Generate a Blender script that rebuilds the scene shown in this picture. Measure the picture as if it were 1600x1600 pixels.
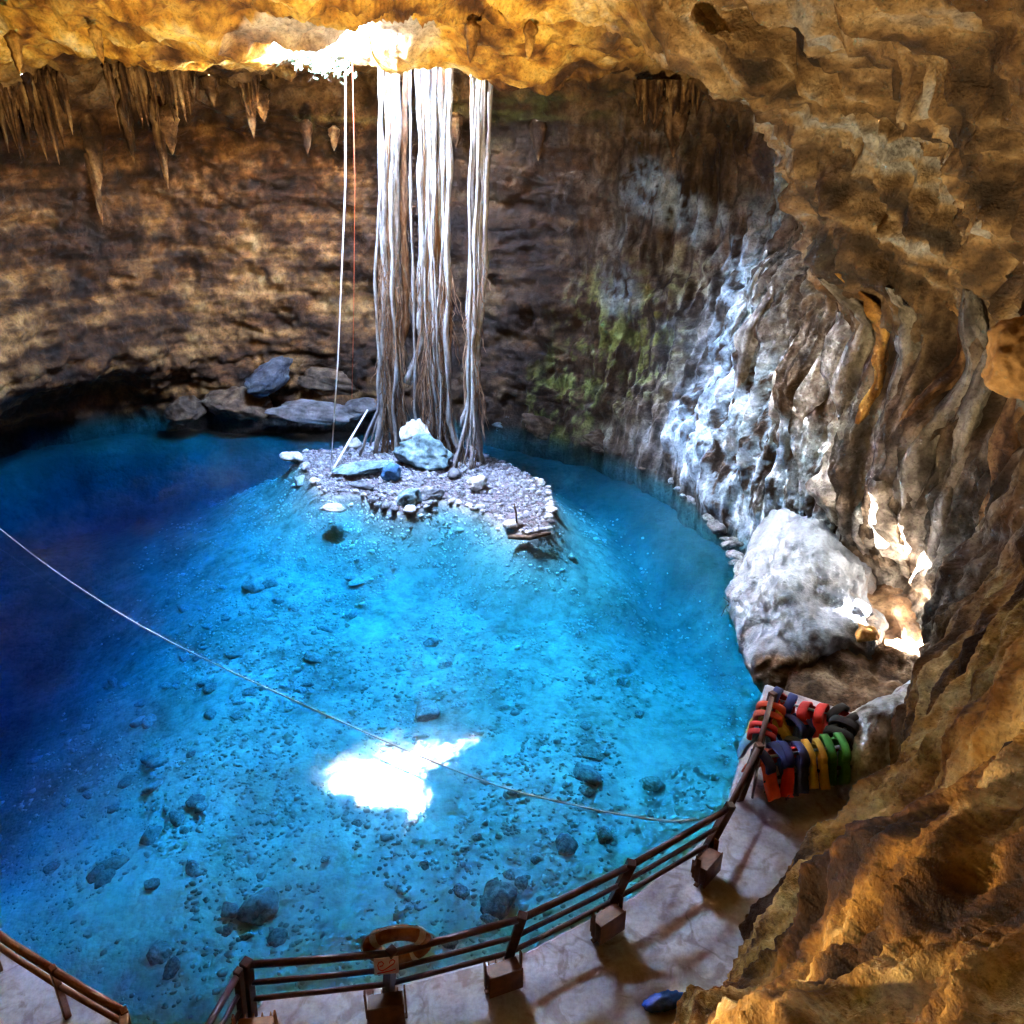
import bpy, math, random
import numpy as np
from mathutils import Vector, Matrix

for o in list(bpy.data.objects):
    bpy.data.objects.remove(o)
SC = bpy.context.scene
COL = SC.collection
R = math.radians

# ------------------------------------------------------------------ camera
cam_d = bpy.data.cameras.new('camera')
cam_d.angle = 2 * math.atan(800 / 1256.0)
cam_d.clip_end = 500
cam_d.clip_start = 0.05
cam = bpy.data.objects.new('camera', cam_d)
COL.objects.link(cam)
cam.location = (0, 0, 10.5)
cam.rotation_euler = (R(90 - 25.5), 0, 0)
SC.camera = cam

# ------------------------------------------------------------------ sky, sun, exposure
SUN_DIR = np.array((13.0, -8.2, -11.2))
SUN_DIR = SUN_DIR / np.linalg.norm(SUN_DIR)
SUN_EL = math.asin(-SUN_DIR[2])
world = bpy.data.worlds.new('World')
SC.world = world
world.use_nodes = True
wn = world.node_tree
sky = wn.nodes.new('ShaderNodeTexSky')
sky.sky_type = 'NISHITA'
sky.sun_disc = False
sky.sun_elevation = SUN_EL
sky.sun_rotation = math.atan2(-SUN_DIR[0], -SUN_DIR[1])
bg = wn.nodes['Background']
bg.inputs['Strength'].default_value = 0.15
wn.links.new(sky.outputs['Color'], bg.inputs['Color'])

sun_d = bpy.data.lights.new('sun', 'SUN')
sun_d.energy = 4.0
sun_d.angle = R(0.5)
sun_d.color = (1.0, 0.95, 0.87)
sun = bpy.data.objects.new('sun', sun_d)
COL.objects.link(sun)
sun.rotation_euler = Vector(SUN_DIR).to_track_quat('-Z', 'Y').to_euler()
sun.location = (0, 40, 40)

SC.view_settings.view_transform = 'Standard'
SC.view_settings.look = 'None'
SC.view_settings.gamma = 1.0
SC.view_settings.use_curve_mapping = False
SC.view_settings.exposure = 10.15

cy = SC.cycles
cy.use_denoising = True
try:
    cy.denoiser = 'OPENIMAGEDENOISE'
    cy.denoising_input_passes = 'RGB_ALBEDO_NORMAL'
    cy.denoising_prefilter = 'ACCURATE'
except Exception:
    pass
cy.max_bounces = 7
cy.diffuse_bounces = 5
cy.glossy_bounces = 3
cy.transmission_bounces = 2
cy.volume_bounces = 0
cy.transparent_max_bounces = 12
cy.sample_clamp_indirect = 0.3
cy.caustics_reflective = False
cy.caustics_refractive = False

rng = np.random.default_rng(11)
random.seed(11)

# ------------------------------------------------------------------ noise
_p = np.random.default_rng(5).permutation(256)
_p = np.concatenate([_p, _p, _p])
_g = np.random.default_rng(6).normal(size=(256, 3))
_g = (_g / np.linalg.norm(_g, axis=1)[:, None]).astype(np.float32)


def perlin(P):
    P = np.asarray(P, np.float32)
    fl = np.floor(P)
    i = fl.astype(np.int32)
    f = P - fl
    i &= 255
    u = f * f * f * (f * (f * 6 - 15) + 10)
    out = np.zeros(len(P), np.float32)
    for dx in (0, 1):
        wx = u[:, 0] if dx else 1 - u[:, 0]
        a = _p[(i[:, 0] + dx) & 255]
        for dy in (0, 1):
            wy = u[:, 1] if dy else 1 - u[:, 1]
            b = _p[(a + i[:, 1] + dy)]
            for dz in (0, 1):
                wz = u[:, 2] if dz else 1 - u[:, 2]
                g = _g[_p[(b + i[:, 2] + dz)]]
                out += wx * wy * wz * (g[:, 0] * (f[:, 0] - dx) + g[:, 1] * (f[:, 1] - dy) + g[:, 2] * (f[:, 2] - dz))
    return out * 1.5


def fbm(P, scale=1.0, octv=4, gain=0.5, seed=0.0):
    P = np.asarray(P, float) / np.asarray(scale, float) + seed * 13.37
    out = np.zeros(len(P)); a = 1.0
    for k in range(octv):
        out += a * perlin(P)
        P = P * 2.03 + 7.1
        a *= gain
    return out


def ridged(P, scale=1.0, octv=3, seed=0.0):
    P = np.asarray(P, float) / np.asarray(scale, float) + seed * 17.7
    out = np.zeros(len(P)); a = 1.0
    for k in range(octv):
        out += a * (1 - 2.2 * np.abs(perlin(P)))
        P = P * 2.1 + 3.3
        a *= 0.5
    return out


def sstep(a, b, x):
    t = np.clip((np.asarray(x, float) - a) / (b - a), 0, 1)
    return t * t * (3 - 2 * t)


# ------------------------------------------------------------------ object helpers
def link(o, parent=None):
    COL.objects.link(o)
    if parent is not None:
        o.parent = parent
    return o


def tag(o, label=None, cat=None, group=None, kind=None):
    if label: o['label'] = label
    if cat: o['category'] = cat
    if group: o['group'] = group
    if kind: o['kind'] = kind
    return o


def empty(name, loc=(0, 0, 0), rz=0.0, label=None, cat=None, group=None):
    o = bpy.data.objects.new(name, None)
    o.empty_display_size = 0.2
    o.location = loc
    o.rotation_euler = (0, 0, rz)
    link(o)
    return tag(o, label, cat, group)


def mesh_from(name, V, Fc, mat=None, smooth=True, attrs=None):
    me = bpy.data.meshes.new(name)
    V = np.asarray(V, np.float32)
    if isinstance(Fc, np.ndarray) and Fc.ndim == 2:
        nf, k = Fc.shape
        me.vertices.add(len(V)); me.vertices.foreach_set('co', V.ravel())
        me.loops.add(nf * k); me.loops.foreach_set('vertex_index', Fc.astype(np.int32).ravel())
        me.polygons.add(nf)
        me.polygons.foreach_set('loop_start', np.arange(0, nf * k, k, dtype=np.int32))
        me.update(calc_edges=True)
    else:
        me.from_pydata([tuple(map(float, v)) for v in V], [], [tuple(map(int, f)) for f in Fc])
        me.update()
    if smooth:
        me.polygons.foreach_set('use_smooth', np.ones(len(me.polygons), bool))
    if attrs:
        for k, a in attrs.items():
            at = me.attributes.new(k, 'FLOAT', 'POINT')
            at.data.foreach_set('value', np.asarray(a, np.float32))
    if mat: me.materials.append(mat)
    return me


def obj(name, V, Fc, mat=None, parent=None, smooth=True, attrs=None, loc=None):
    o = bpy.data.objects.new(name, mesh_from(name, V, Fc, mat, smooth, attrs))
    if loc is not None: o.location = loc
    return link(o, parent)


class MB:
    """collects shapes into one mesh"""
    def __init__(s): s.V = []; s.F = []
    def add(s, V, Fc):
        n = len(s.V)
        s.V += [tuple(v) for v in V]
        s.F += [tuple(i + n for i in f) for f in Fc]
        return s
    def box(s, c, d, rz=0.0, bev=0.0, M=None):
        x, y, z = [k / 2 for k in d]
        if bev <= 0:
            V = [(sx * x, sy * y, sz * z) for sz in (-1, 1) for sy in (-1, 1) for sx in (-1, 1)]
            Fc = [(0, 2, 3, 1), (4, 5, 7, 6), (0, 1, 5, 4), (2, 6, 7, 3), (0, 4, 6, 2), (1, 3, 7, 5)]
        else:
            b = min(bev, x * .9, y * .9, z * .9)
            V = []; idx = {}
            for sx in (-1, 1):
                for sy in (-1, 1):
                    for sz in (-1, 1):
                        for ax in range(3):
                            p = [sx * (x - b), sy * (y - b), sz * (z - b)]
                            p[ax] = (sx * x, sy * y, sz * z)[ax]
                            idx[(sx, sy, sz, ax)] = len(V); V.append(tuple(p))
            Fc = []
            for ax in range(3):
                o1, o2 = [a for a in range(3) if a != ax]
                for sg in (-1, 1):
                    q = []
                    for a, b2 in ((-1, -1), (1, -1), (1, 1), (-1, 1)):
                        k = [0, 0, 0]; k[ax] = sg; k[o1] = a; k[o2] = b2
                        q.append(idx[(*k, ax)])
                    Fc.append(tuple(q))
            for ax in range(3):
                o1, o2 = [a for a in range(3) if a != ax]
                for a in (-1, 1):
                    for b2 in (-1, 1):
                        q = []
                        for sg, f in ((-1, o1), (1, o1), (1, o2), (-1, o2)):
                            k = [0, 0, 0]; k[ax] = sg; k[o1] = a; k[o2] = b2
                            q.append(idx[(*k, f)])
                        Fc.append(tuple(q))
            for sx in (-1, 1):
                for sy in (-1, 1):
                    for sz in (-1, 1):
                        Fc.append(tuple(idx[(sx, sy, sz, a)] for a in range(3)))
        ca, sa = math.cos(rz), math.sin(rz)
        W = []
        for v in V:
            if M is not None:
                p = M @ Vector(v); p = (p.x, p.y, p.z)
            else:
                p = (v[0] * ca - v[1] * sa, v[0] * sa + v[1] * ca, v[2])
            W.append((p[0] + c[0], p[1] + c[1], p[2] + c[2]))
        return s.add(W, Fc)
    def tube(s, pts, r, n=8, caps=True):
        pts = [Vector(p) for p in pts]
        rr = r if hasattr(r, '__len__') else [r] * len(pts)
        V = []; Fc = []
        t0 = (pts[1] - pts[0]).normalized()
        up = Vector((0, 0, 1)) if abs(t0.z) < .9 else Vector((1, 0, 0))
        u = t0.cross(up).normalized()
        for i, p in enumerate(pts):
            t = (pts[min(i + 1, len(pts) - 1)] - pts[max(i - 1, 0)]).normalized()
            u = (u - t * u.dot(t)).normalized(); w = t.cross(u)
            for k in range(n):
                a = 2 * math.pi * k / n
                V.append(tuple(p + (u * math.cos(a) + w * math.sin(a)) * rr[i]))
        for i in range(len(pts) - 1):
            for k in range(n):
                Fc.append((i * n + k, i * n + (k + 1) % n, (i + 1) * n + (k + 1) % n, (i + 1) * n + k))
        if caps:
            Fc.append(tuple(range(n))[::-1]); m = (len(pts) - 1) * n
            Fc.append(tuple(m + k for k in range(n)))
        return s.add(V, Fc)
    def build(s, name, mat, parent=None, smooth=False, loc=None):
        return obj(name, s.V, s.F, mat, parent, smooth, None, loc)


# ------------------------------------------------------------------ materials
def new_mat(name):
    m = bpy.data.materials.new(name); m.use_nodes = True
    nt = m.node_tree
    return m, nt, nt.nodes['Principled BSDF'], nt.links


def nnode(nt, t, **kw):
    n = nt.nodes.new(t)
    for k, v in kw.items():
        if k.startswith('i_'):
            n.inputs[k[2:].replace('_', ' ')].default_value = v
        else:
            setattr(n, k, v)
    return n


def mixc(nt, fac, a, b, bt='MIX'):
    n = nt.nodes.new('ShaderNodeMix'); n.data_type = 'RGBA'; n.blend_type = bt
    L = nt.links
    for sock, v in ((n.inputs[0], fac), (n.inputs[6], a), (n.inputs[7], b)):
        if isinstance(v, bpy.types.NodeSocket): L.new(v, sock)
        elif isinstance(v, (int, float)): sock.default_value = v
        else: sock.default_value = (*v, 1)
    return n.outputs[2]


def mth(nt, op, a, b=0.0, c=None, clamp=False):
    n = nt.nodes.new('ShaderNodeMath'); n.operation = op; n.use_clamp = clamp
    for k, v in enumerate((a, b, c)):
        if v is None: continue
        if isinstance(v, bpy.types.NodeSocket): nt.links.new(v, n.inputs[k])
        else: n.inputs[k].default_value = v
    return n.outputs[0]


def ramp(nt, fac, stops):
    n = nt.nodes.new('ShaderNodeValToRGB')
    e = n.color_ramp.elements
    while len(e) < len(stops): e.new(0.5)
    for q, (p, c) in zip(e, stops):
        q.position = p; q.color = (*c, 1) if len(c) == 3 else c
    nt.links.new(fac, n.inputs[0])
    return n.outputs[0]


def noise_tex(nt, scale, detail=5, rough=0.6, vec=None, vscale=None, dist=0.0):
    n = nt.nodes.new('ShaderNodeTexNoise')
    n.inputs['Scale'].default_value = scale
    n.inputs['Detail'].default_value = detail
    n.inputs['Roughness'].default_value = rough
    n.inputs['Distortion'].default_value = dist
    if vec is not None:
        if vscale is not None:
            mp = nt.nodes.new('ShaderNodeMapping')
            mp.inputs['Scale'].default_value = vscale
            nt.links.new(vec, mp.inputs['Vector']); vec = mp.outputs[0]
        nt.links.new(vec, n.inputs['Vector'])
    return n.outputs['Fac']


def attr(nt, name):
    n = nt.nodes.new('ShaderNodeAttribute'); n.attribute_name = name
    return n.outputs['Fac']


def geo_pos(nt):
    return nt.nodes.new('ShaderNodeNewGeometry').outputs['Position']


def obj_pos(nt):
    return nt.nodes.new('ShaderNodeTexCoord').outputs['Object']


def cave_rock_mat(name='cave_rock', soft=1.0):
    """mineral colour comes from the mesh (stain), grain and fine relief from nodes"""
    m, nt, b, L = new_mat(name)
    P = geo_pos(nt)
    at = nt.nodes.new('ShaderNodeAttribute'); at.attribute_name = 'stain'
    n2 = noise_tex(nt, 3.2, 5, .68, P, None, .4)
    n3 = noise_tex(nt, 13.0, 4, .7, P)
    c = at.outputs['Color']
    c = mixc(nt, .85 * soft, c, ramp(nt, n2, [(.30, (.42, .38, .36)), (.5, (.95, .95, .95)), (.70, (1.3, 1.28, 1.22))]), 'MULTIPLY')
    c = mixc(nt, .8 * soft, c, ramp(nt, n3, [(.32, (.35, .33, .32)), (.46, (.9, .9, .9)), (.7, (1.25, 1.25, 1.25))]), 'MULTIPLY')
    L.new(c, b.inputs['Base Color'])
    b.inputs['Roughness'].default_value = .75
    b.inputs['Specular IOR Level'].default_value = .25
    bmp = nnode(nt, 'ShaderNodeBump'); bmp.inputs['Strength'].default_value = .9; bmp.inputs['Distance'].default_value = .10
    L.new(mth(nt, 'ADD', n2, mth(nt, 'MULTIPLY', n3, .5)), bmp.inputs['Height']); L.new(bmp.outputs[0], b.inputs['Normal'])
    return m


def cramp(t, stops):
    t = np.asarray(t, float)
    ps = [p for p, _ in stops]
    return np.stack([np.interp(t, ps, [c[k] for _, c in stops]) for k in range(3)], 1)


def lerp3(a, b, w):
    return a + (b - a) * np.clip(w, 0, 1)[:, None]


def stain_mesh(me, col):
    at = me.attributes.new('stain', 'FLOAT_COLOR', 'POINT')
    at.data.foreach_set('color', np.concatenate([np.clip(col, 0, .9), np.ones((len(col), 1))], 1).astype(np.float32).ravel())


def stone_mat(name, c0, c1, c2, scale=3.0, rough=.8, bump=.05, spots=None):
    m, nt, b, L = new_mat(name)
    P = obj_pos(nt)
    inf = nt.nodes.new('ShaderNodeObjectInfo')
    add = nnode(nt, 'ShaderNodeVectorMath', operation='ADD')
    L.new(P, add.inputs[0])
    cmb = nt.nodes.new('ShaderNodeCombineXYZ')
    L.new(mth(nt, 'MULTIPLY', inf.outputs['Random'], 50), cmb.inputs[0])
    L.new(cmb.outputs[0], add.inputs[1])
    V = add.outputs[0]
    n1 = noise_tex(nt, scale, 6, .62, V, None, .4)
    n2 = noise_tex(nt, scale * 5, 5, .65, V)
    c = ramp(nt, n1, [(.32, c0), (.5, c1), (.68, c2)])
    c = mixc(nt, .5, c, ramp(nt, n2, [(.35, (.5,) * 3), (.62, (1,) * 3)]), 'MULTIPLY')
    v = mth(nt, 'ADD', mth(nt, 'MULTIPLY', inf.outputs['Random'], .5), .72)
    hsv = nt.nodes.new('ShaderNodeHueSaturation'); L.new(c, hsv.inputs['Color']); L.new(v, hsv.inputs['Value'])
    L.new(hsv.outputs[0], b.inputs['Base Color'])
    b.inputs['Roughness'].default_value = rough
    b.inputs['Specular IOR Level'].default_value = .3
    bmp = nnode(nt, 'ShaderNodeBump'); bmp.inputs['Strength'].default_value = .7; bmp.inputs['Distance'].default_value = bump
    L.new(mth(nt, 'ADD', n1, mth(nt, 'MULTIPLY', n2, .4)), bmp.inputs['Height'])
    L.new(bmp.outputs[0], b.inputs['Normal'])
    return m


def pool_bed_mat():
    m, nt, b, L = new_mat('pool_bed')
    P = geo_pos(nt)
    n1 = noise_tex(nt, .5, 5, .6, P, None, .8)
    n2 = noise_tex(nt, 3.5, 6, .7, P)
    vo = nt.nodes.new('ShaderNodeTexVoronoi'); vo.inputs['Scale'].default_value = 5.5
    L.new(P, vo.inputs['Vector'])
    vo2 = nt.nodes.new('ShaderNodeTexVoronoi'); vo2.inputs['Scale'].default_value = 13
    L.new(P, vo2.inputs['Vector'])
    c = ramp(nt, n1, [(.3, (.42, .41, .38)), (.5, (.66, .65, .62)), (.7, (.80, .79, .77))])
    c = mixc(nt, .75, c, ramp(nt, n2, [(.36, (.42, .42, .42)), (.5, (.84, .84, .84)), (.62, (1, 1, 1))]), 'MULTIPLY')
    sep = nt.nodes.new('ShaderNodeSeparateColor'); L.new(vo.outputs['Color'], sep.inputs[0])
    c = mixc(nt, .4, c, ramp(nt, sep.outputs[0], [(.1, (.5,) * 3), (.6, (1,) * 3)]), 'MULTIPLY')
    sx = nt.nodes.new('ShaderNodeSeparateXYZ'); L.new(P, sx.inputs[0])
    near_light = mth(nt, 'ADD', mth(nt, 'MULTIPLY_ADD', sx.outputs[1], -.14, 2.3, True), mth(nt, 'MULTIPLY_ADD', n1, 1.2, -.6), None, True)  # near bed painted paler to stand in for light missing there
    c = mixc(nt, near_light, mixc(nt, 1.0, c, (.72, .72, .70), 'MULTIPLY'), mixc(nt, .5, c, (.88, .87, .84)))
    dark_bed = attr(nt, 'dark_bed')
    c = mixc(nt, mth(nt, 'MULTIPLY', dark_bed, .9), c, (.018, .05, .056))                       # darker along the back, in the deep and round the islet
    dry = mth(nt, 'MULTIPLY_ADD', sx.outputs[2], 14.0, -.2, True)
    c = mixc(nt, dry, c, mixc(nt, n2, (.055, .045, .045), (.20, .17, .18)))     # damp soil of the islet
    L.new(c, b.inputs['Base Color'])
    b.inputs['Roughness'].default_value = .9
    b.inputs['Specular IOR Level'].default_value = .1
    bmp = nnode(nt, 'ShaderNodeBump'); bmp.inputs['Strength'].default_value = .6; bmp.inputs['Distance'].default_value = .05
    h = mth(nt, 'SUBTRACT', n2, mth(nt, 'ADD', mth(nt, 'MULTIPLY', vo.outputs['Distance'], 1.0), mth(nt, 'MULTIPLY', vo2.outputs['Distance'], .5)))
    L.new(h, bmp.inputs['Height']); L.new(bmp.outputs[0], b.inputs['Normal'])
    return m


def water_mat():
    m = bpy.data.materials.new('water'); m.use_nodes = True
    nt = m.node_tree; nt.nodes.clear(); L = nt.links
    out = nt.nodes.new('ShaderNodeOutputMaterial')
    tr = nt.nodes.new('ShaderNodeBsdfTransparent')
    gl = nt.nodes.new('ShaderNodeBsdfGlossy'); gl.inputs['Roughness'].default_value = .05
    fr = nt.nodes.new('ShaderNodeFresnel'); fr.inputs['IOR'].default_value = 1.33
    bmp = nt.nodes.new('ShaderNodeBump'); bmp.inputs['Strength'].default_value = .25; bmp.inputs['Distance'].default_value = .02
    P = geo_pos(nt)
    n = mth(nt, 'ADD', noise_tex(nt, 1.1, 3, .5, P, (1, 1, 1), .5), mth(nt, 'MULTIPLY', noise_tex(nt, 6, 3, .5, P), .25))
    L.new(n, bmp.inputs['Height'])
    L.new(bmp.outputs[0], gl.inputs['Normal']); L.new(bmp.outputs[0], fr.inputs['Normal'])
    mx = nt.nodes.new('ShaderNodeMixShader')
    L.new(fr.outputs[0], mx.inputs[0]); L.new(tr.outputs[0], mx.inputs[1]); L.new(gl.outputs[0], mx.inputs[2])
    L.new(mx.outputs[0], out.inputs['Surface'])
    va = nt.nodes.new('ShaderNodeVolumeAbsorption')
    va.inputs['Color'].default_value = (.05, .82, .94, 1)
    va.inputs['Density'].default_value = 1.0
    L.new(va.outputs[0], out.inputs['Volume'])
    return m


def concrete_mat():
    m, nt, b, L = new_mat('concrete')
    P = geo_pos(nt)
    n1 = noise_tex(nt, .9, 6, .65, P, None, .5)
    n2 = noise_tex(nt, 14, 5, .7, P)
    n4 = noise_tex(nt, 2.3, 4, .6, P, None, 1.2)
    c = ramp(nt, n1, [(.3, (.24, .22, .26)), (.5, (.43, .41, .47)), (.68, (.55, .53, .60))])
    c = mixc(nt, .6, c, ramp(nt, n2, [(.3, (.5, .46, .46)), (.6, (1, 1, 1))]), 'MULTIPLY')
    c = mixc(nt, ramp(nt, n4, [(.54, (0,) * 3), (.64, (.6,) * 3)]), c, (.17, .125, .105))     # damp, muddy prints
    vo = nt.nodes.new('ShaderNodeTexVoronoi'); vo.feature = 'DISTANCE_TO_EDGE'; vo.inputs['Scale'].default_value = .23
    wv = nnode(nt, 'ShaderNodeVectorMath', operation='MULTIPLY_ADD')
    L.new(P, wv.inputs[0]); wv.inputs[1].default_value = (1, 1, 1)
    nv = nt.nodes.new('ShaderNodeTexNoise'); nv.inputs['Scale'].default_value = 1.8; L.new(P, nv.inputs['Vector']); L.new(nv.outputs['Color'], wv.inputs[2])
    L.new(wv.outputs[0], vo.inputs['Vector'])
    c = mixc(nt, ramp(nt, vo.outputs['Distance'], [(.002, (.45,) * 3), (.007, (0,) * 3)]), c, (.10, .08, .075))  # hairline cracks
    L.new(c, b.inputs['Base Color'])
    L.new(ramp(nt, n4, [(.5, (.75,) * 3), (.66, (.38,) * 3)]), b.inputs['Roughness'])
    bmp = nnode(nt, 'ShaderNodeBump'); bmp.inputs['Strength'].default_value = .5; bmp.inputs['Distance'].default_value = .02
    L.new(mth(nt, 'ADD', n1, mth(nt, 'MULTIPLY', n2, .3)), bmp.inputs['Height']); L.new(bmp.outputs[0], b.inputs['Normal'])
    return m


def plain(name, col, rough=.6, spec=.4, metal=0.0, var=.35, scale=6.0, bump=.0):
    m, nt, b, L = new_mat(name)
    P = obj_pos(nt)
    n = noise_tex(nt, scale, 5, .65, P, None, .3)
    lo = tuple(c * (1 - var) for c in col); hi = tuple(min(1, c * (1 + var * .6)) for c in col)
    L.new(ramp(nt, n, [(.33, lo), (.66, hi)]), b.inputs['Base Color'])
    b.inputs['Roughness'].default_value = rough
    b.inputs['Specular IOR Level'].default_value = spec
    b.inputs['Metallic'].default_value = metal
    if bump > 0:
        bmp = nnode(nt, 'ShaderNodeBump'); bmp.inputs['Strength'].default_value = .6; bmp.inputs['Distance'].default_value = bump
        L.new(n, bmp.inputs['Height']); L.new(bmp.outputs[0], b.inputs['Normal'])
    return m


M_ROCK = cave_rock_mat()
M_SMOOTH = cave_rock_mat('washed_rock', .45)
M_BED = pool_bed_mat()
M_WATER = water_mat()
M_CONC = concrete_mat()

# ------------------------------------------------------------------ cave shell
# Keys run clockwise round the chamber. Each: foot of the wall (x, y), list of
# (outward offset, z) up the wall, and two ceiling heights on the way to the shaft.
PC = np.array((-6.5, 19.5))                  # middle of the pool
HC = np.array((-4.4, 24.2))                  # middle of the shaft in the roof
RIM = [(-7.9, 23.7), (-7.5, 22.9), (-5.6, 22.2), (-3.7, 22.0), (-3.0, 22.9), (-2.9, 24.2), (-2.2, 25.2), (-.6, 25.7), (.8, 25.85), (.7, 26.15), (-.8, 26.5),
       (-3, 26.4), (-4.5, 26.3), (-6, 25.6), (-7.3, 24.8)]


def rim_radius(a):
    c, s_ = math.cos(a), math.sin(a)
    best = 2.5
    for i in range(len(RIM)):
        ax, ay = RIM[i][0] - HC[0], RIM[i][1] - HC[1]
        bx, by = RIM[i - 1][0] - HC[0], RIM[i - 1][1] - HC[1]
        ex, ey = bx - ax, by - ay
        den = c * ey - s_ * ex
        if abs(den) < 1e-9: continue
        t = (ax * ey - ay * ex) / den
        u = (ax * s_ - ay * c) / den
        if t > 0 and -1e-6 <= u <= 1 + 1e-6: best = t
    return best

ZW = (-9.0, 0.0, 2.5, 5.5, 8.5, 10.8, 12.4)
KEYS = [
    # x, y, offsets at ZW, ceiling z at 35 %, 75 %, lip z, columns to the next key
    (-20.0, 18.0, (1, 2.0, .5, .5, .3, -.5, -3.0), 14.0, 12.9, 12.3, 70),
    (-18.6, 24.0, (1, 2.8, .2, .3, .3, -.5, -2.6), 13.2, 12.7, 12.3, 90),
    (-16.2, 28.6, (1, 3.0, -.2, .3, .5, -.3, -2.2), 12.7, 12.5, 12.5, 100),
    (-12.4, 31.6, (1, .4, .2, .4, .5, -.3, -2.0), 12.6, 12.7, 12.9, 100),
    (-6.5, 32.3, (.5, -.3, .0, .5, .5, .0, -1.5), 12.6, 12.7, 12.8, 90),
    (-1.3, 30.9, (.5, -.5, .2, .6, .6, .2, -1.2), 12.5, 12.5, 12.5, 80),
    (3.2, 28.3, (.2, -.5, .2, .9, 1.4, 1.0, -.6), 12.4, 12.3, 12.5, 80),
    (5.7, 25.2, (.2, -.5, .3, 1.4, 2.6, 2.4, .8), 12.6, 12.3, 12.5, 100),
    (6.6, 21.6, (.0, -.4, .1, .8, 2.0, 1.6, -.3), 12.9, 12.6, 12.5, 110),
    (8.0, 18.3, (-1, .2, .2, .0, -.9, -2.2, -4.6), 13.2, 13.1, 12.8, 100),
    (9.0, 15.0, (-2, .2, .2, .2, -.2, -1.4, -4.2), 13.5, 13.2, 12.9, 110),
    (7.7, 12.2, (-2, .1, .4, .8, .1, -1.0, -3.0), 13.9, 13.3, 12.9, 120),
    (5.6, 9.7, (-1, .2, .9, 2.0, 2.4, 1.4, -.4), 14.6, 13.5, 13.05, 130),
    (3.2, 7.4, (-1, .1, 1.2, 2.8, 3.8, 3.8, 2.6), 15.0, 13.6, 13.05, 110),
    (.5, 5.3, (-1, .0, 1.4, 3.6, 5.6, 6.8, 6.8), 15.0, 13.6, 13.05, 70),
    (-5.0, 4.2, (-1, .0, 1.0, 2.6, 4.0, 4.5, 4.0), 15.0, 13.5, 12.8, 70),
    (-12.0, 6.0, (-.5, 1.0, .5, 1.5, 2.0, 1.5, .0), 15.0, 13.4, 12.6, 70),
    (-17.6, 12.0, (0, 2.0, .5, .8, .8, .2, -2.0), 14.6, 13.1, 12.4, 70),
]
ROWS = (10, 34, 42, 44, 36, 28, 46, 56, 30, 14, 8)     # rows between successive profile points


def catmull(P, per, closed):
    """P (n, ..., d) -> dense samples along axis 0 with `per` samples in each span"""
    n = len(P)
    out = []
    spans = n if closed else n - 1
    for i in range(spans):
        if closed:
            p0, p1, p2, p3 = P[i - 1], P[i], P[(i + 1) % n], P[(i + 2) % n]
        else:
            p1, p2 = P[i], P[i + 1]
            p0 = P[i - 1] if i else 2 * p1 - p2
            p3 = P[i + 2] if i + 2 < n else 2 * p2 - p1
        k = per[i]
        for t in np.arange(k) / k:
            a = -.5 * t + t * t - .5 * t ** 3
            b = 1 - 2.5 * t * t + 1.5 * t ** 3
            c = .5 * t + 2 * t * t - 1.5 * t ** 3
            d = -.5 * t * t + .5 * t ** 3
            out.append(a * p0 + b * p1 + c * p2 + d * p3)
    if not closed: out.append(P[-1])
    return np.array(out)


def cave_controls():
    rows = []
    for (x, y, off, z1, z2, zl, cols) in KEYS:
        b = np.array((x, y)); n = b - PC; n = n / np.linalg.norm(n)
        pr = [(*(b + n * o), z) for o, z in zip(off, ZW)]
        sh = np.array(pr[-1])
        d = sh[:2] - HC; a = math.atan2(d[1] / 1.0, d[0])
        # the lip of the shaft, then its wall up to the forest floor, raised on the sunward side, unseen, to trim the sun patch
        r = rim_radius(a)
        lip = np.array((HC[0] + r * math.cos(a), HC[1] + r * math.sin(a), zl))
        hi = .5 + .5 * math.cos(a - math.atan2(-SUN_DIR[1], -SUN_DIR[0]))
        thr = np.array((HC[0] + r * 1.02 * math.cos(a), HC[1] + r * 1.02 * math.sin(a), zl + .18 + 1.9 * hi ** 7))
        cap = np.array((HC[0] + r * 1.25 * math.cos(a), HC[1] + r * 1.25 * math.sin(a), zl + .4 + 2.4 * hi ** 7))
        c1 = np.array((*(sh[:2] * .65 + lip[:2] * .35), z1))
        c2 = np.array((*(sh[:2] * .25 + lip[:2] * .75), z2))
        rows.append(pr + [tuple(c1), tuple(c2), tuple(lip), tuple(thr), tuple(cap)])
    return np.array(rows)



def in_poly(x, y, poly):
    r = np.zeros(len(x), bool)
    n = len(poly)
    for i in range(n):
        x1, y1 = poly[i]; x2, y2 = poly[i - 1]
        c = ((y1 > y) != (y2 > y)) & (x < (x2 - x1) * (y - y1) / (y2 - y1 + 1e-12) + x1)
        r ^= c
    return r


def poly_dist(x, y, poly):
    """signed distance, negative inside"""
    d = np.full(len(x), 1e9)
    n = len(poly)
    for i in range(n):
        ax, ay = poly[i]; bx, by = poly[(i + 1) % n]
        ex, ey = bx - ax, by - ay
        t = np.clip(((x - ax) * ex + (y - ay) * ey) / (ex * ex + ey * ey), 0, 1)
        d = np.minimum(d, np.hypot(x - ax - ex * t, y - ay - ey * t))
    return np.where(in_poly(x, y, poly), -d, d)


def sun_drop(Pt, z):
    """where the sunbeam through each point meets the level z"""
    t = (z - Pt[:, 2]) / SUN_DIR[2]
    return Pt[:, 0] + SUN_DIR[0] * t, Pt[:, 1] + SUN_DIR[1] * t


def blobs(V, lst):
    out = np.zeros(len(V))
    for x, y, z, r, a in lst:
        d = np.sqrt(((V - (x, y, z)) ** 2).sum(1)) / r
        out = np.maximum(out, a * (1 - sstep(.4, 1.0, d + .25 * 0)))
    return out


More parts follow.
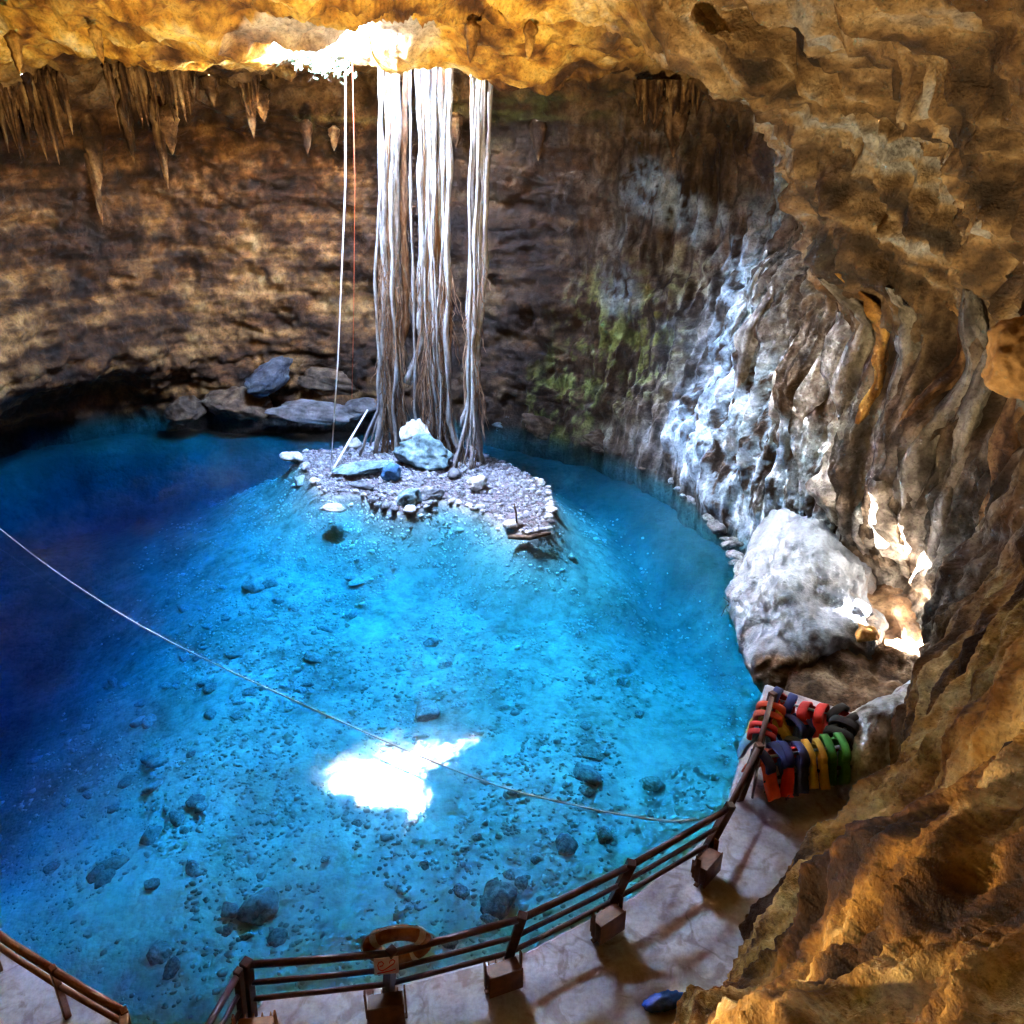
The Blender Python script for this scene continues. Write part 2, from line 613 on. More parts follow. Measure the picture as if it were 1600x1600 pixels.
def build_cave():
    ctl = cave_controls()
    cols = [k[6] for k in KEYS]
    g = catmull(ctl, cols, True)                       # (NU, K, 3)
    g = catmull(np.swapaxes(g, 0, 1), ROWS, False)     # (NV, NU, 3)
    NV, NU = g.shape[:2]

    def normals(g):
        du = np.roll(g, -1, 1) - np.roll(g, 1, 1)
        dv = np.gradient(g, axis=0)
        n = np.cross(du, dv)
        return n / (np.linalg.norm(n, axis=2, keepdims=True) + 1e-9)
    n = normals(g)
    mid = g[NV // 3, NU // 4]
    if np.dot(n[NV // 3, NU // 4], np.array((-5, 19, 5)) - mid) < 0: n = -n
    sgn = n
    V = g.reshape(-1, 3); N = sgn.reshape(-1, 3)
    x, y, z = V.T
    ang = np.arctan2(y - PC[1], x - PC[0])
    ceil = sstep(10.8, 12.6, z + .3 * fbm(V, 2.0, 2))
    right = sstep(1.2, 5.0, x) * sstep(8.5, 12.5, y) * (1 - ceil)
    near = 1 - sstep(9.0, 12.5, y + .35 * (x - 6))
    near *= sstep(-3, 1, x)
    far = (1 - ceil) * (1 - right) * (1 - near) * sstep(15, 20, y)
    nearcam = 1 - sstep(2.5, 7, np.sqrt((x - 0) ** 2 + (y - 0) ** 2 + (z - 10.5) ** 2))
    # coarse form
    d = .55 * fbm(V, 4.5, 3, .5, 1) + .25 * fbm(V, 1.7, 3, .5, 2) * (1 - .6 * near)
    # bedded limestone of the far wall: uneven ledges
    zz = z * 1.15 + .9 * fbm(V, (4, 4, 2.2), 4, .55, 3)
    st = np.abs((zz % 1.0) - .5) * 2
    st2 = np.abs(((zz * 2.7 + .4) % 1.0) - .5) * 2
    brk = .35 + .65 * sstep(-.25, .35, fbm(V, (3.5, 3.5, 2.0), 3, .55, 31))
    d += far * brk * (.13 * (sstep(.1, .55, st) - .5) + .05 * (sstep(.15, .6, st2) - .5))
    d += far * (.10 * ridged(V, (2.2, 2.2, .9), 3, 4) + .34 * fbm(V, (1.6, 1.6, 1.2), 4, .55, 32))
    # drip-fluted flowstone on the right
    fx = np.stack([x * 1.0, y * 1.0, z * .16], 1)
    fl = ridged(fx, .9, 3, 5)
    d += right * (.3 + .7 * sstep(.2, 2.2, z)) * (.34 * fl + .18 * fbm(V, (.8, .8, 1.6), 3, .55, 6))
    # scalloped ceiling with hanging lobes
    bl = np.abs(fbm(V, (3.0, 1.7, 1.6), 3, .5, 7))
    d += ceil * (.8 * (.42 - bl) + .13 * ridged(V, (2.2, 1.3, 1.0), 4, 8))
    sweep = sstep(.5, 4.0, x) * sstep(6.0, 8.5, z) * sstep(10, 13, y) * (1 - sstep(21.5, 24, y))
    sw = np.stack([(x * .71 - y * .3 - z * .64) * .17, x * .5 + y * .75 + z * .2, x * .5 - y * .1 + z * .8], 1)
    d += sweep * (.30 * ridged(sw, .9, 4, 50) + .10 * fbm(sw, .35, 3, .6, 51))
    # the near slope: slabs running up to the right
    s1 = x * .5 + y * .3 + z * .81
    sl = np.stack([s1 * .28, y * .94 - z * .35, x * .86 - y * .17 - z * .47], 1)
    d += near * (.26 * ridged(sl, 1.1, 3, 9) + .12 * fbm(sl, .5, 3, .55, 10) + .09 * ridged(sl, .36, 3, 53))
    d += (1 - .65 * near) * (.07 * fbm(V, .45, 3, .55, 12) + .03 * ridged(V, .22, 2, 13))
    shaft = sstep(12.4, 13.2, z) * (poly_dist(x, y, RIM) < 1.2)
    d *= (1 - .8 * nearcam) * (1 - .75 * shaft)
    V = V + N * d[:, None]
    # cracks of the second kind: sharp recesses
    x, y, z = V.T
    f0 = fbm(V, 2.4, 3, .55, 40); f1 = fbm(V, .8, 4, .6, 41)
    fst = .7 * fbm(V, (4.0, 4.0, .42), 4, .62, 42) + .35 * fbm(V, (.5, .5, 1.2), 3, .6, 45)                 # along the beds
    ffl = fbm(V, (.32, .32, 2.6), 3, .6, 43)                 # down the drips
    fsl = 1.15 * fbm(sl, .65, 5, .66, 44)
    col = cramp(.6 * f0 + .5 * f1, [(-.6, (.05, .022, .010)), (-.1, (.13, .066, .029)), (.25, (.22, .125, .058)), (.7, (.34, .22, .115))])
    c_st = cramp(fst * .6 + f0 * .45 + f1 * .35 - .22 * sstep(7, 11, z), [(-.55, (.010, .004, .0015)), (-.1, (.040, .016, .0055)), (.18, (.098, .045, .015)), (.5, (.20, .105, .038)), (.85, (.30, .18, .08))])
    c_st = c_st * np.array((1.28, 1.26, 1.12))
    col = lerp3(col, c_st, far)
    # far wall darker towards its middle, behind the roots
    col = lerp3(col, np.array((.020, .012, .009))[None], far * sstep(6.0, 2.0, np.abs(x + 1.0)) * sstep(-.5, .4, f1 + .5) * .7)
    c_fl = cramp(ffl * .8 + f1 * .4, [(-.6, (.018, .011, .007)), (-.1, (.058, .038, .024)), (.2, (.125, .095, .068)), (.6, (.25, .21, .17))])
    col = lerp3(col, c_fl, right)
    col = lerp3(col, cramp(ffl * .6 + f0 * .6, [(-.6, (.022, .011, .005)), (0, (.085, .047, .02)), (.4, (.19, .115, .055)), (.8, (.30, .21, .12))]), right * sstep(5.5, 8.0, z + f0) * .8)
    grey = right * np.clip(.25 + 1.1 * f0, 0, 1) * sstep(11, 14, y)
    c_gr = cramp(f1 + .5 * ffl, [(-.5, (.04, .045, .046)), (.1, (.13, .142, .145)), (.6, (.28, .30, .30))])
    col = lerp3(col, c_gr, grey * .8)
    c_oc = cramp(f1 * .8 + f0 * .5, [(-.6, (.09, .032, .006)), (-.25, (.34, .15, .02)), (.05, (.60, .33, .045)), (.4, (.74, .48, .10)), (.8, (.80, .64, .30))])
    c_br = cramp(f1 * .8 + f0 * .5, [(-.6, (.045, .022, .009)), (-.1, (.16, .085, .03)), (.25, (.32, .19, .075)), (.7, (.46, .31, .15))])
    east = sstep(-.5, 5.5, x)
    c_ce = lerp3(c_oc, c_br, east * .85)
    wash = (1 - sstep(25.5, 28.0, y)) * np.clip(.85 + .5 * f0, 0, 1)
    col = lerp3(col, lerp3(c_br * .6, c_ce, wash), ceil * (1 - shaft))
    fsw = fbm(sw, .55, 4, .62, 52)
    c_sw = cramp(fsw + .3 * f0, [(-.6, (.02, .014, .010)), (-.2, (.09, .055, .028)), (.1, (.24, .155, .075)), (.35, (.36, .27, .16)), (.6, (.30, .31, .32)), (.9, (.46, .48, .50))])
    col = lerp3(col, c_sw, sweep * .85)
    c_nr = cramp(fsl * .8 + f1 * .35, [(-.5, (.030, .011, .003)), (-.2, (.12, .050, .010)), (.08, (.30, .145, .026)), (.35, (.46, .26, .065)), (.75, (.60, .43, .18))])
    c_nb = cramp(fsl * .8 + f1 * .35, [(-.55, (.035, .016, .007)), (-.1, (.12, .062, .022)), (.3, (.26, .16, .07)), (.8, (.40, .28, .15))])
    col = lerp3(col, lerp3(c_nr, c_nb, sstep(4.5, 8.5, z + .8 * f0)), near * (1 - ceil * .7))
    moss = blobs(V, MOSS) * sstep(-.15, .35, f1 + ffl * .5)
    col = lerp3(col, cramp(ffl, [(-.4, (.035, .05, .012)), (.4, (.20, .22, .05))]), moss)
    green = far * sstep(9.6, 11.4, z) * sstep(-.1, .4, fst) * sstep(-12, -8, x)
    col = lerp3(col, np.array((.09, .12, .04))[None], green * .6)
    pale = blobs(V, PALE) * sstep(-.14, .14, f1 * .7 + ffl * .6 + .23)
    col = lerp3(col, cramp(f1, [(-.5, (.12, .18, .235)), (.2, (.29, .39, .48)), (.7, (.55, .66, .76))]), pale)
    col = lerp3(col, cramp(f1, [(-.5, (.07, .07, .068)), (.5, (.15, .15, .145))]), sstep(.0, -.7, z + .3 * f1) * 1.0)
    col = lerp3(col, cramp(f1, [(-.5, (.45, .44, .42)), (.5, (.78, .77, .74))]), shaft)  # shaft wall whitened: its daylight is put into the colour
    wet = sstep(.55, .1, z) * (1 - near) * sstep(-.6, 0, z)
    col = col * (1 - .35 * wet)[:, None]
    i = np.arange(NV - 1)[:, None]; j = np.arange(NU)[None, :]; j2 = (j + 1) % NU
    Fq = np.stack([i * NU + j, i * NU + j2, (i + 1) * NU + j2, (i + 1) * NU + j], -1).reshape(-1, 4)
    cen = V[Fq].mean(1)
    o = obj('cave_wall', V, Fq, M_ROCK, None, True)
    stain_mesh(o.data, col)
    tag(o, kind='structure')
    return o


PALE = [(6.8, 25.2, 6.4, 1.7, 1.0), (6.7, 24.2, 4.6, 1.9, 1.0), (5.9, 23.4, 2.4, 2.6, 1.0), (6.9, 21.6, 3.6, 2.0, 1.0), (6.6, 20.6, 1.6, 2.9, 1.0),
        (6.9, 18.6, 1.0, 2.3, 1.0), (7.6, 25.6, 8.6, 1.6, .7), (7.4, 19.6, 2.4, 2.0, .9), (3.6, 28.2, 5.4, 1.2, .5),
        (4.5, 28.7, 8.7, 1.2, .8), (5.3, 28.0, 8.3, 1.1, .85), (6.0, 27.2, 7.8, 1.1, .9), (6.5, 26.3, 7.2, 1.1, 1.0)]
MOSS = [(3.5, 27.8, 4.0, 3.4, .9), (2.0, 28.8, 1.5, 2.6, .8), (5.0, 26.5, 6.5, 2.0, .7)]
cave = build_cave()

# ------------------------------------------------------------------ pool bed, island ground and water
ISLAND = [(-7.52, 26.54), (-6.87, 24.9), (-6.2, 23.58), (-5.65, 23.08), (-5.17, 23.23), (-4.64, 23.08), (-4.13, 22.37),
          (-3.58, 21.91), (-3.09, 21.91), (-2.64, 22.27), (-2.19, 22.74), (-1.37, 22.27), (-0.77, 21.82), (-0.19, 20.96),
          (0.46, 20.38), (1.02, 20.71), (1.2, 21.91), (1.18, 23.33), (0.64, 24.63), (-0.22, 25.76), (-1.38, 26.98),
          (-2.58, 27.62), (-4.73, 27.96), (-5.62, 27.62), (-6.46, 27.1), (-7.11, 26.91)]


WATERLINE = [tuple(p) for p in cave_controls()[:, 1, :2]]


def wall_gap(x, y):
    """distance from a point of the pool to the rock wall"""
    return -poly_dist(np.asarray(x, float), np.asarray(y, float), WATERLINE)


def bed_z(x, y):
    x = np.asarray(x, float); y = np.asarray(y, float)
    P = np.stack([x, y, np.zeros(len(x))], 1)
    z = -1.45 - .1 * sstep(8.5, 15.5, y)
    z = z - 3.2 * sstep(-5.5, -15.0, x + .12 * (y - 14)) * (1 - .55 * sstep(18, 26, y)) * (.35 + .65 * sstep(7.5, 12, y))
    z = z - .9 * sstep(24.5, 31, y + .1 * np.abs(x + 4))
    z = z - .9 * sstep(1.0, 5.0, x) * sstep(11, 18, y)
    talus = sstep(3.2, .4, wall_gap(x, y)) * sstep(12.5, 15.5, y)
    z = z + (-.95 - z) * talus
    di = poly_dist(x, y, ISLAND)
    dc = np.clip(di, 0, 9)
    isl = .07 - .58 * (1 - np.exp(-dc / .5)) - .5 * dc
    z = np.where(di < 0, .09 + .09 * sstep(0, -1.5, di), np.maximum(z, isl))
    u = sstep(-.4, -.9, z)
    z = z + .09 * fbm(P, 1.6, 3, .5, 21) * (.3 + .7 * u) + .03 * fbm(P, .35, 2, .5, 22)
    return z


def build_bed():
    xs = np.arange(-24, 11.01, .11); ys = np.arange(4, 36.01, .11)
    X, Y = np.meshgrid(xs, ys)
    x = X.ravel(); y = Y.ravel()
    z = bed_z(x, y)
    NX = len(xs); NY = len(ys)
    i = np.arange(NY - 1)[:, None]; j = np.arange(NX - 1)[None, :]
    Fq = np.stack([i * NX + j, i * NX + j + 1, (i + 1) * NX + j + 1, (i + 1) * NX + j], -1).reshape(-1, 4)
    P = np.stack([x, y, z * 0], 1)
    dark_bed = sstep(5.0, .6, wall_gap(x, y) + 1.2 * fbm(P, 2.0, 3, .5, 95)) * sstep(11.5, 15.5, y)
    dark_bed = np.maximum(dark_bed, .85 * sstep(-7.5, -15, x + 1.5 * fbm(P, 2.5, 3, .5, 96)))
    di = poly_dist(x, y, ISLAND) + .5 * fbm(P, 1.2, 3, .5, 97)
    dark_bed = np.where(di < 3, np.maximum(dark_bed * sstep(.2, 1.5, di), .5 * sstep(3.0, .2, di)), dark_bed)
    return tag(obj('pool_bed', np.stack([x, y, z], 1), Fq, M_BED, None, True, dict(dark_bed=dark_bed)), kind='structure')


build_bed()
wb = MB(); wb.box((-6.5, 20, -5.0), (44, 40, 10.0))
tag(wb.build('pool_water', M_WATER), kind='structure')

# ------------------------------------------------------------------ walkway
EDGE_IN = [(5.05, 13.0), (4.75, 12.4), (4.45, 11.9), (4.1, 11.1), (3.45, 9.7), (3.15, 9.25), (1.75, 8.1), (.2, 7.25), (-1.45, 6.78), (-3.15, 6.62),
           (-3.75, 4.6), (-4.55, 4.6), (-5.0, 6.45), (-6.9, 7.3), (-9.5, 8.3), (-13, 10)]
EDGE_OUT = [(8.4, 10.9), (8.3, 10.6), (8.2, 10.3), (8.0, 10.0), (7.0, 8.5), (6.0, 7.2), (4.5, 5.5), (2.5, 4.0), (0, 2.5), (-3.15, 2.5),
            (-3.75, 2.4), (-4.55, 2.4), (-5.0, 2.4), (-6.9, 2.8), (-11, 3.0), (-15, 6)]


def build_rock_floor():
    """bare rock between the end of the walkway and the right wall"""
    xs = np.arange(4.2, 11.5, .08); ys = np.arange(10.2, 19.5, .08)
    X, Y = np.meshgrid(xs, ys); x = X.ravel(); y = Y.ravel()
    P = np.stack([x, y, x * 0], 1)
    edge = sstep(.0, .45, (x - 5.05) * .9 - (y - 13.0) * .28)          # falls away into the pool
    base = sstep(-.5, 1.3, (x - 5.05) * .53 + (y - 13.0) * .85)        # rises past the walkway end
    z = -6.0 + edge * (6.32 + .35 * base) + .30 * fbm(P, 1.3, 4, .55, 91) * base + .06 * ridged(P, .4, 3, 92) * base
    f1 = fbm(P, .7, 4, .6, 93)
    col = cramp(f1, [(-.6, (.035, .018, .009)), (0, (.12, .07, .036)), (.5, (.25, .18, .115))])
    NX = len(xs); NY = len(ys)
    i = np.arange(NY - 1)[:, None]; j = np.arange(NX - 1)[None, :]
    Fq = np.stack([i * NX + j, i * NX + j + 1, (i + 1) * NX + j + 1, (i + 1) * NX + j], -1).reshape(-1, 4)
    o = tag(obj('rock_floor', np.stack([x, y, z], 1), Fq, M_ROCK), kind='structure')
    stain_mesh(o.data, col)


build_rock_floor()


def build_walkway():
    V = []; Fc = []
    n = len(EDGE_IN)
    for (a, b) in zip(EDGE_IN, EDGE_OUT):
        V += [(*a, -2.2), (a[0], a[1], .46), (a[0] + (b[0] - a[0]) * .012, a[1] + (b[1] - a[1]) * .012, .5), (*b, .5)]
    for i in range(n - 1):
        for k in range(3):
            Fc.append((4 * i + k, 4 * i + k + 1, 4 * i + 5 + k, 4 * i + 4 + k))
    return tag(obj('walkway', V, Fc, M_CONC, None, False), kind='structure')


build_walkway()

# daylight portals: they only guide sampling of the sky through the two openings
def portal(name, cx, cy, cz, sx, sy):
    d = bpy.data.lights.new(name, 'AREA'); d.shape = 'RECTANGLE'; d.size = sx; d.size_y = sy
    d.cycles.is_portal = True
    o = bpy.data.objects.new(name, d); COL.objects.link(o); o.location = (cx, cy, cz)
    return o


portal('shaft_portal', -4.4, 24.2, 17.2, 11.5, 8.5)

# ------------------------------------------------------------------ more materials
M_PALE = stone_mat('pale_limestone', (.22, .21, .19), (.46, .44, .40), (.66, .64, .60), 4.0)
M_GREY = stone_mat('grey_limestone', (.07, .07, .072), (.15, .155, .16), (.27, .28, .29), 3.0)
M_DUSK = stone_mat('dusky_gravel', (.08, .08, .09), (.19, .19, .21), (.36, .36, .39), 6.0)
M_TEAL = stone_mat('algae_limestone', (.035, .055, .055), (.12, .19, .20), (.28, .38, .40), 3.0)
M_BLUE = stone_mat('blue_grey_stone', (.02, .07, .15), (.04, .14, .28), (.09, .24, .42), 5.0)
M_SUNK = stone_mat('sunken_stone', (.19, .195, .20), (.38, .39, .40), (.56, .57, .58), 3.5)
M_BROWN = stone_mat('brown_stone', (.025, .014, .008), (.075, .045, .026), (.15, .10, .062), 2.5)
M_OCHRE = stone_mat('ochre_stone', (.30, .13, .025), (.50, .25, .06), (.62, .38, .14), 3.0)
M_BROWNO = stone_mat('ochre_brown_stone', (.14, .075, .028), (.29, .165, .065), (.42, .27, .125), 2.0)
M_DUSKR = stone_mat('dusky_rock', (.04, .036, .036), (.10, .092, .095), (.19, .175, .18), 2.0)
M_SLATE = stone_mat('slate_slab', (.02, .022, .028), (.045, .05, .062), (.09, .095, .115), 2.5)
M_RAIL = plain('brown_paint', (.075, .026, .014), .45, .45, 0, .45, 7.0, .004)
M_RAILO = plain('orange_brown_paint', (.30, .11, .028), .5, .4, 0, .4, 6.0, .004)
M_BOX = plain('rust_housing', (.15, .055, .018), .55, .4, .1, .5, 5.0, .006)
M_BOX2 = plain('rust_orange_housing', (.36, .135, .03), .55, .4, .1, .4, 5.0, .006)
M_STEEL = plain('dull_steel', (.35, .37, .38), .35, .5, .8, .25, 9.0)
M_ROPE = plain('pale_rope', (.62, .60, .55), .85, .2, 0, .25, 60.0)
M_ROPER = plain('red_rope', (.50, .10, .04), .85, .2, 0, .25, 60.0)
M_BARK = None


def root_mat(name, lo, mid, hi):
    m, nt, b, L = new_mat(name)
    P = geo_pos(nt)
    n = noise_tex(nt, 1.0, 5, .65, P, (14, 14, 1.3), .4)
    n2 = noise_tex(nt, 9, 3, .6, P)
    c = ramp(nt, n, [(.34, lo), (.5, mid), (.66, hi)])
    c = mixc(nt, .5, c, ramp(nt, n2, [(.35, (.5,) * 3), (.6, (1,) * 3)]), 'MULTIPLY')
    sz = nt.nodes.new('ShaderNodeSeparateXYZ'); L.new(P, sz.inputs[0])
    damp_dim = mth(nt, 'ADD', mth(nt, 'MULTIPLY_ADD', sz.outputs[2], -.24, .40), mth(nt, 'MULTIPLY_ADD', n, 2.4, -1.2), None, True)  # browner low down: damp stain, with the weaker light there painted in
    c = mixc(nt, damp_dim, c, ramp(nt, n2, [(.3, (.055, .026, .013)), (.6, (.17, .095, .055))]))
    L.new(c, b.inputs['Base Color']); b.inputs['Roughness'].default_value = .85; b.inputs['Specular IOR Level'].default_value = .2
    bmp = nnode(nt, 'ShaderNodeBump'); bmp.inputs['Strength'].default_value = .8; bmp.inputs['Distance'].default_value = .02
    L.new(n, bmp.inputs['Height']); L.new(bmp.outputs[0], b.inputs['Normal'])
    return m


M_ROOT = root_mat('pale_root', (.10, .09, .075), (.27, .25, .23), (.42, .41, .39))
M_ROOTB = root_mat('brown_rootlet', (.07, .035, .017), (.20, .11, .06), (.36, .23, .14))


def cloth(name, col):
    m, nt, b, L = new_mat(name)
    P = obj_pos(nt)
    n = noise_tex(nt, 9, 4, .6, P)
    w = nt.nodes.new('ShaderNodeTexWave'); w.inputs['Scale'].default_value = 120; L.new(P, w.inputs['Vector'])
    L.new(ramp(nt, n, [(.3, tuple(c * .7 for c in col)), (.7, col)]), b.inputs['Base Color'])
    b.inputs['Roughness'].default_value = .7
    bmp = nnode(nt, 'ShaderNodeBump'); bmp.inputs['Strength'].default_value = .4; bmp.inputs['Distance'].default_value = .01
    L.new(mth(nt, 'ADD', mth(nt, 'MULTIPLY', n, 2.0), mth(nt, 'MULTIPLY', w.outputs['Fac'], .1)), bmp.inputs['Height']); L.new(bmp.outputs[0], b.inputs['Normal'])
    return m


C_RED = cloth('red_nylon', (.78, .025, .014))
C_ORANGE = cloth('orange_nylon', (.82, .085, .014))
C_NAVY = cloth('navy_nylon', (.018, .036, .19))
C_YELLOW = cloth('yellow_nylon', (.78, .50, .06))
C_GREEN = cloth('green_nylon', (.04, .27, .035))
C_BLACK = cloth('black_nylon', (.013, .014, .016))
C_SKY = cloth('pale_blue_nylon', (.20, .42, .55))
C_BLUE = plain('blue_plastic', (.02, .12, .75), .22, .6, 0, .35, 8.0, .02)

# ------------------------------------------------------------------ rocks
def ico(sub):
    t = (1 + 5 ** .5) / 2
    V = [(-1, t, 0), (1, t, 0), (-1, -t, 0), (1, -t, 0), (0, -1, t), (0, 1, t), (0, -1, -t), (0, 1, -t), (t, 0, -1), (t, 0, 1), (-t, 0, -1), (-t, 0, 1)]
    Fc = [(0, 11, 5), (0, 5, 1), (0, 1, 7), (0, 7, 10), (0, 10, 11), (1, 5, 9), (5, 11, 4), (11, 10, 2), (10, 7, 6), (7, 1, 8),
          (3, 9, 4), (3, 4, 2), (3, 2, 6), (3, 6, 8), (3, 8, 9), (4, 9, 5), (2, 4, 11), (6, 2, 10), (8, 6, 7), (9, 8, 1)]
    V = [np.array(v) / np.linalg.norm(v) for v in V]
    for _ in range(sub):
        mid = {}; F2 = []
        def m(a, b):
            k = (min(a, b), max(a, b))
            if k not in mid:
                p = V[a] + V[b]; V.append(p / np.linalg.norm(p)); mid[k] = len(V) - 1
            return mid[k]
        for a, b, c in Fc:
            ab, bc, ca = m(a, b), m(b, c), m(c, a)
            F2 += [(a, ab, ca), (b, bc, ab), (c, ca, bc), (ab, bc, ca)]
        Fc = F2
    return np.array(V), np.array(Fc)


ICO = {k: ico(k) for k in (0, 1, 2, 3, 4)}


def rock_shape(seed, sub=2, size=(1, 1, 1), rough=.28, cuts=7):
    r = np.random.default_rng(seed)
    V, Fc = ICO[sub]
    V = V.copy()
    for _ in range(cuts):                       # flat broken faces
        n = r.normal(size=3); n /= np.linalg.norm(n)
        d = r.uniform(.55, .88)
        k = V @ n
        V -= np.where(k > d, (k - d) * .85, 0)[:, None] * n
    V *= (1 + rough * fbm(V, .9, 3, .5, seed * .37))[:, None]
    if sub >= 3: V *= (1 + .07 * fbm(V, .25, 2, .5, seed * .11))[:, None]
    return V * np.array(size), Fc


ROCK_BANK = {}


def bank(mat, k, sub=2):
    key = (mat.name, k, sub)
    if key not in ROCK_BANK:
        V, Fc = rock_shape(100 + k, sub, (1, .8, .6))
        ROCK_BANK[key] = mesh_from('rock', V, Fc, mat, False)
    return ROCK_BANK[key]


def bank_rock(name, mat, k, loc, sc, rz, parent=None, sub=2, tilt=(0, 0)):
    o = bpy.data.objects.new(name, bank(mat, k, sub))
    o.location = loc; o.scale = sc if hasattr(sc, '__len__') else (sc,) * 3
    o.rotation_euler = (tilt[0], tilt[1], rz)
    return link(o, parent)


def boulder(name, loc, size, rz, mat, seed, label, cat='rock', group=None, sub=3, tilt=(0, 0), cuts=7, rough=.28):
    V, Fc = rock_shape(seed, sub, size, rough, cuts)
    o = obj(name, V, Fc, mat, None, sub >= 4, None, loc)
    o.rotation_euler = (tilt[0], tilt[1], rz)
    return tag(o, label, cat, group)


def bz(x, y): return float(bed_z([x], [y])[0])


# pale rounded mound of rock at the right-hand shore, hollowed on its near side
def build_mound():
    V, Fc = ICO[4]; V, F2 = ICO[4]
    V = V.copy()
    # finer: one more split
    V, F2 = ico(5)
    V = V * np.array((1.6, 4.3, 1.38))
    hollow = np.exp(-(((V[:, 0] - .3) / .9) ** 2 + ((V[:, 1] + 3.8) / 1.3) ** 2 + ((V[:, 2] - .2) / .8) ** 2))
    V[:, 1] += 1.5 * hollow
    V[:, 2] *= 1 + .45 * sstep(-2.5, 3.5, V[:, 1]) - .12
    V[:, 0] += .25 * sstep(.5, 3.5, V[:, 1]) * V[:, 2].clip(0, 3) * .5
    d = .30 * fbm(V, 1.2, 4, .55, 60) + .07 * ridged(V, .4, 2, 61)
    n = V / np.linalg.norm(V, axis=1)[:, None]
    V = V + n * d[:, None]
    f1 = fbm(V, .5, 4, .6, 62)
    col = cramp(f1 * .4 + .3 * (V[:, 2] - .3) + .2 - .5 * sstep(.3, 1.1, V[:, 0]) - .9 * sstep(-2.5, -3.3, V[:, 1]),  # skylight painted in: paler and bluer upward, browner towards the wall
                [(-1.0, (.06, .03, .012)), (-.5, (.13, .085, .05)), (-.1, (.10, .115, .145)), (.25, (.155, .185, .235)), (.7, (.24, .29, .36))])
    o = obj('limestone_mound', V, F2, M_SMOOTH, None, True, None, (7.0, 16.4, .15))
    o.rotation_euler = (0, 0, R(-14))
    stain_mesh(o.data, col)
    tag(o, 'smooth pale blue-grey limestone mound between the pool and the right wall', 'rock')


build_mound()

# ledge of rock by the vest rack
def build_ledge():
    V, F2 = ico(5)
    V = V * np.array((.55, 1.9, 1.0))
    V[:, 0] += .22 * np.sin(V[:, 1] * 1.6)
    d = .16 * fbm(V, .8, 4, .55, 70)
    V = V + V / np.linalg.norm(V, axis=1)[:, None] * d[:, None]
    f1 = fbm(V, .4, 4, .6, 71)
    col = cramp(f1 + .5 * V[:, 2], [(-.6, (.10, .07, .05)), (0, (.30, .31, .33)), (.5, (.56, .60, .66))])
    o = obj('rock_ledge', V, F2, M_ROCK, None, True, None, (6.75, 11.2, .55))
    o.rotation_euler = (0, 0, R(-36))
    stain_mesh(o.data, col)
    tag(o, 'narrow pale blue rock ledge along the foot of the wall behind the life vests', 'rock')


build_ledge()
# second pale slabs under the flowstone
boulder('ochre_boulder', (7.35, 14.1, .95), (.30, .28, .28), .4, M_OCHRE, 31, 'small orange boulder on the ledge beside the sunlit strip of rock', 'boulder')
bk = boulder('ochre_boulder', (6.85, 10.7, 7.72), (.52, .46, .52), .3, M_BROWNO, 33, 'large rounded ochre boulder bulging from the right wall high up', 'boulder', sub=4, cuts=3, rough=.2)

# far shore: slabs and boulders
FAR = [((-9.6, 30.6, 1.9), (1.25, .7, .55), .35, (.35, -.45), M_SLATE, 41, 'tilted blue-grey slab leaning on the far shore left of the roots', 'slab'),
       ((-11.2, 30.9, .8), (1.5, .9, .75), .1, (.1, .15), M_BROWN, 42, 'low brown boulder below the tilted slab on the far shore', 'boulder'),
       ((-8.2, 30.9, .35), (2.4, .9, .5), -.1, (0, .05), M_DUSKR, 43, 'long grey rock shelf at the far waterline left of the roots', 'rock'),
       ((-6.2, 31.2, .5), (1.3, .7, .5), .2, (.1, 0), M_DUSKR, 44, 'pale grey rock at the far waterline nearest the thin rope', 'rock'),
       ((-13.2, 30.6, .5), (.9, .7, .7), .6, (0, 0), M_BROWN, 45, 'brown boulder at the edge of the dark recess on the far shore', 'boulder'),
       ((-7.4, 31.6, 1.4), (1.4, .6, .6), .3, (.2, .25), M_BROWN, 46, 'brown sloping rock above the long grey shelf', 'rock'),
       ((-.6, 30.3, .3), (1.5, .8, .5), -.25, (0, .05), M_GREY, 47, 'flat grey rock at the waterline behind the right root bundle', 'rock'),
       ((1.5, 29.0, .45), (1.5, .8, .55), -.5, (0, .08), M_BROWN, 48, 'brown rock at the far waterline right of the roots', 'rock'),
       ((3.4, 27.4, .35), (1.2, .7, .5), -.8, (.1, .1), M_BROWN, 49, 'brown rock where the far shore meets the right wall', 'rock'),
       ((4.9, 25.6, .3), (1.0, .6, .55), -1.0, (0, 0), M_GREY, 50, 'grey shore rock below the mossy wall', 'rock')]
for loc, size, rz, tl, mat, sd, lab, cat in FAR:
    boulder('shore_rock' if cat != 'slab' else 'tilted_slab', (loc[0], loc[1] + .35, loc[2] - .3), tuple(.86 * q for q in size), rz, mat, sd, lab, cat, None, 4, tl)

for k in range(34):
    t = k / 33
    wl = np.array([(2.2, 28.6), (3.6, 27.3), (5.2, 25.0), (5.9, 22.6), (6.1, 20.4), (6.0, 18.6)])
    x = np.interp(t * 5, range(6), wl[:, 0]) + rng.normal(0, .12); y = np.interp(t * 5, range(6), wl[:, 1]) + rng.normal(0, .2)
    s_ = rng.uniform(.12, .34)
    o = bank_rock('waterline_stone', M_GREY if t > .45 else M_BROWN, k % 9, (x, y, -.02), (s_ * 1.3, s_, s_ * .8), rng.uniform(0, 6.3), None, 2)
    tag(o, 'small grey stone at the waterline under the pale flowstone' if t > .45 else 'small brown stone at the waterline under the mossy wall', 'stone', 'stones along the right waterline')

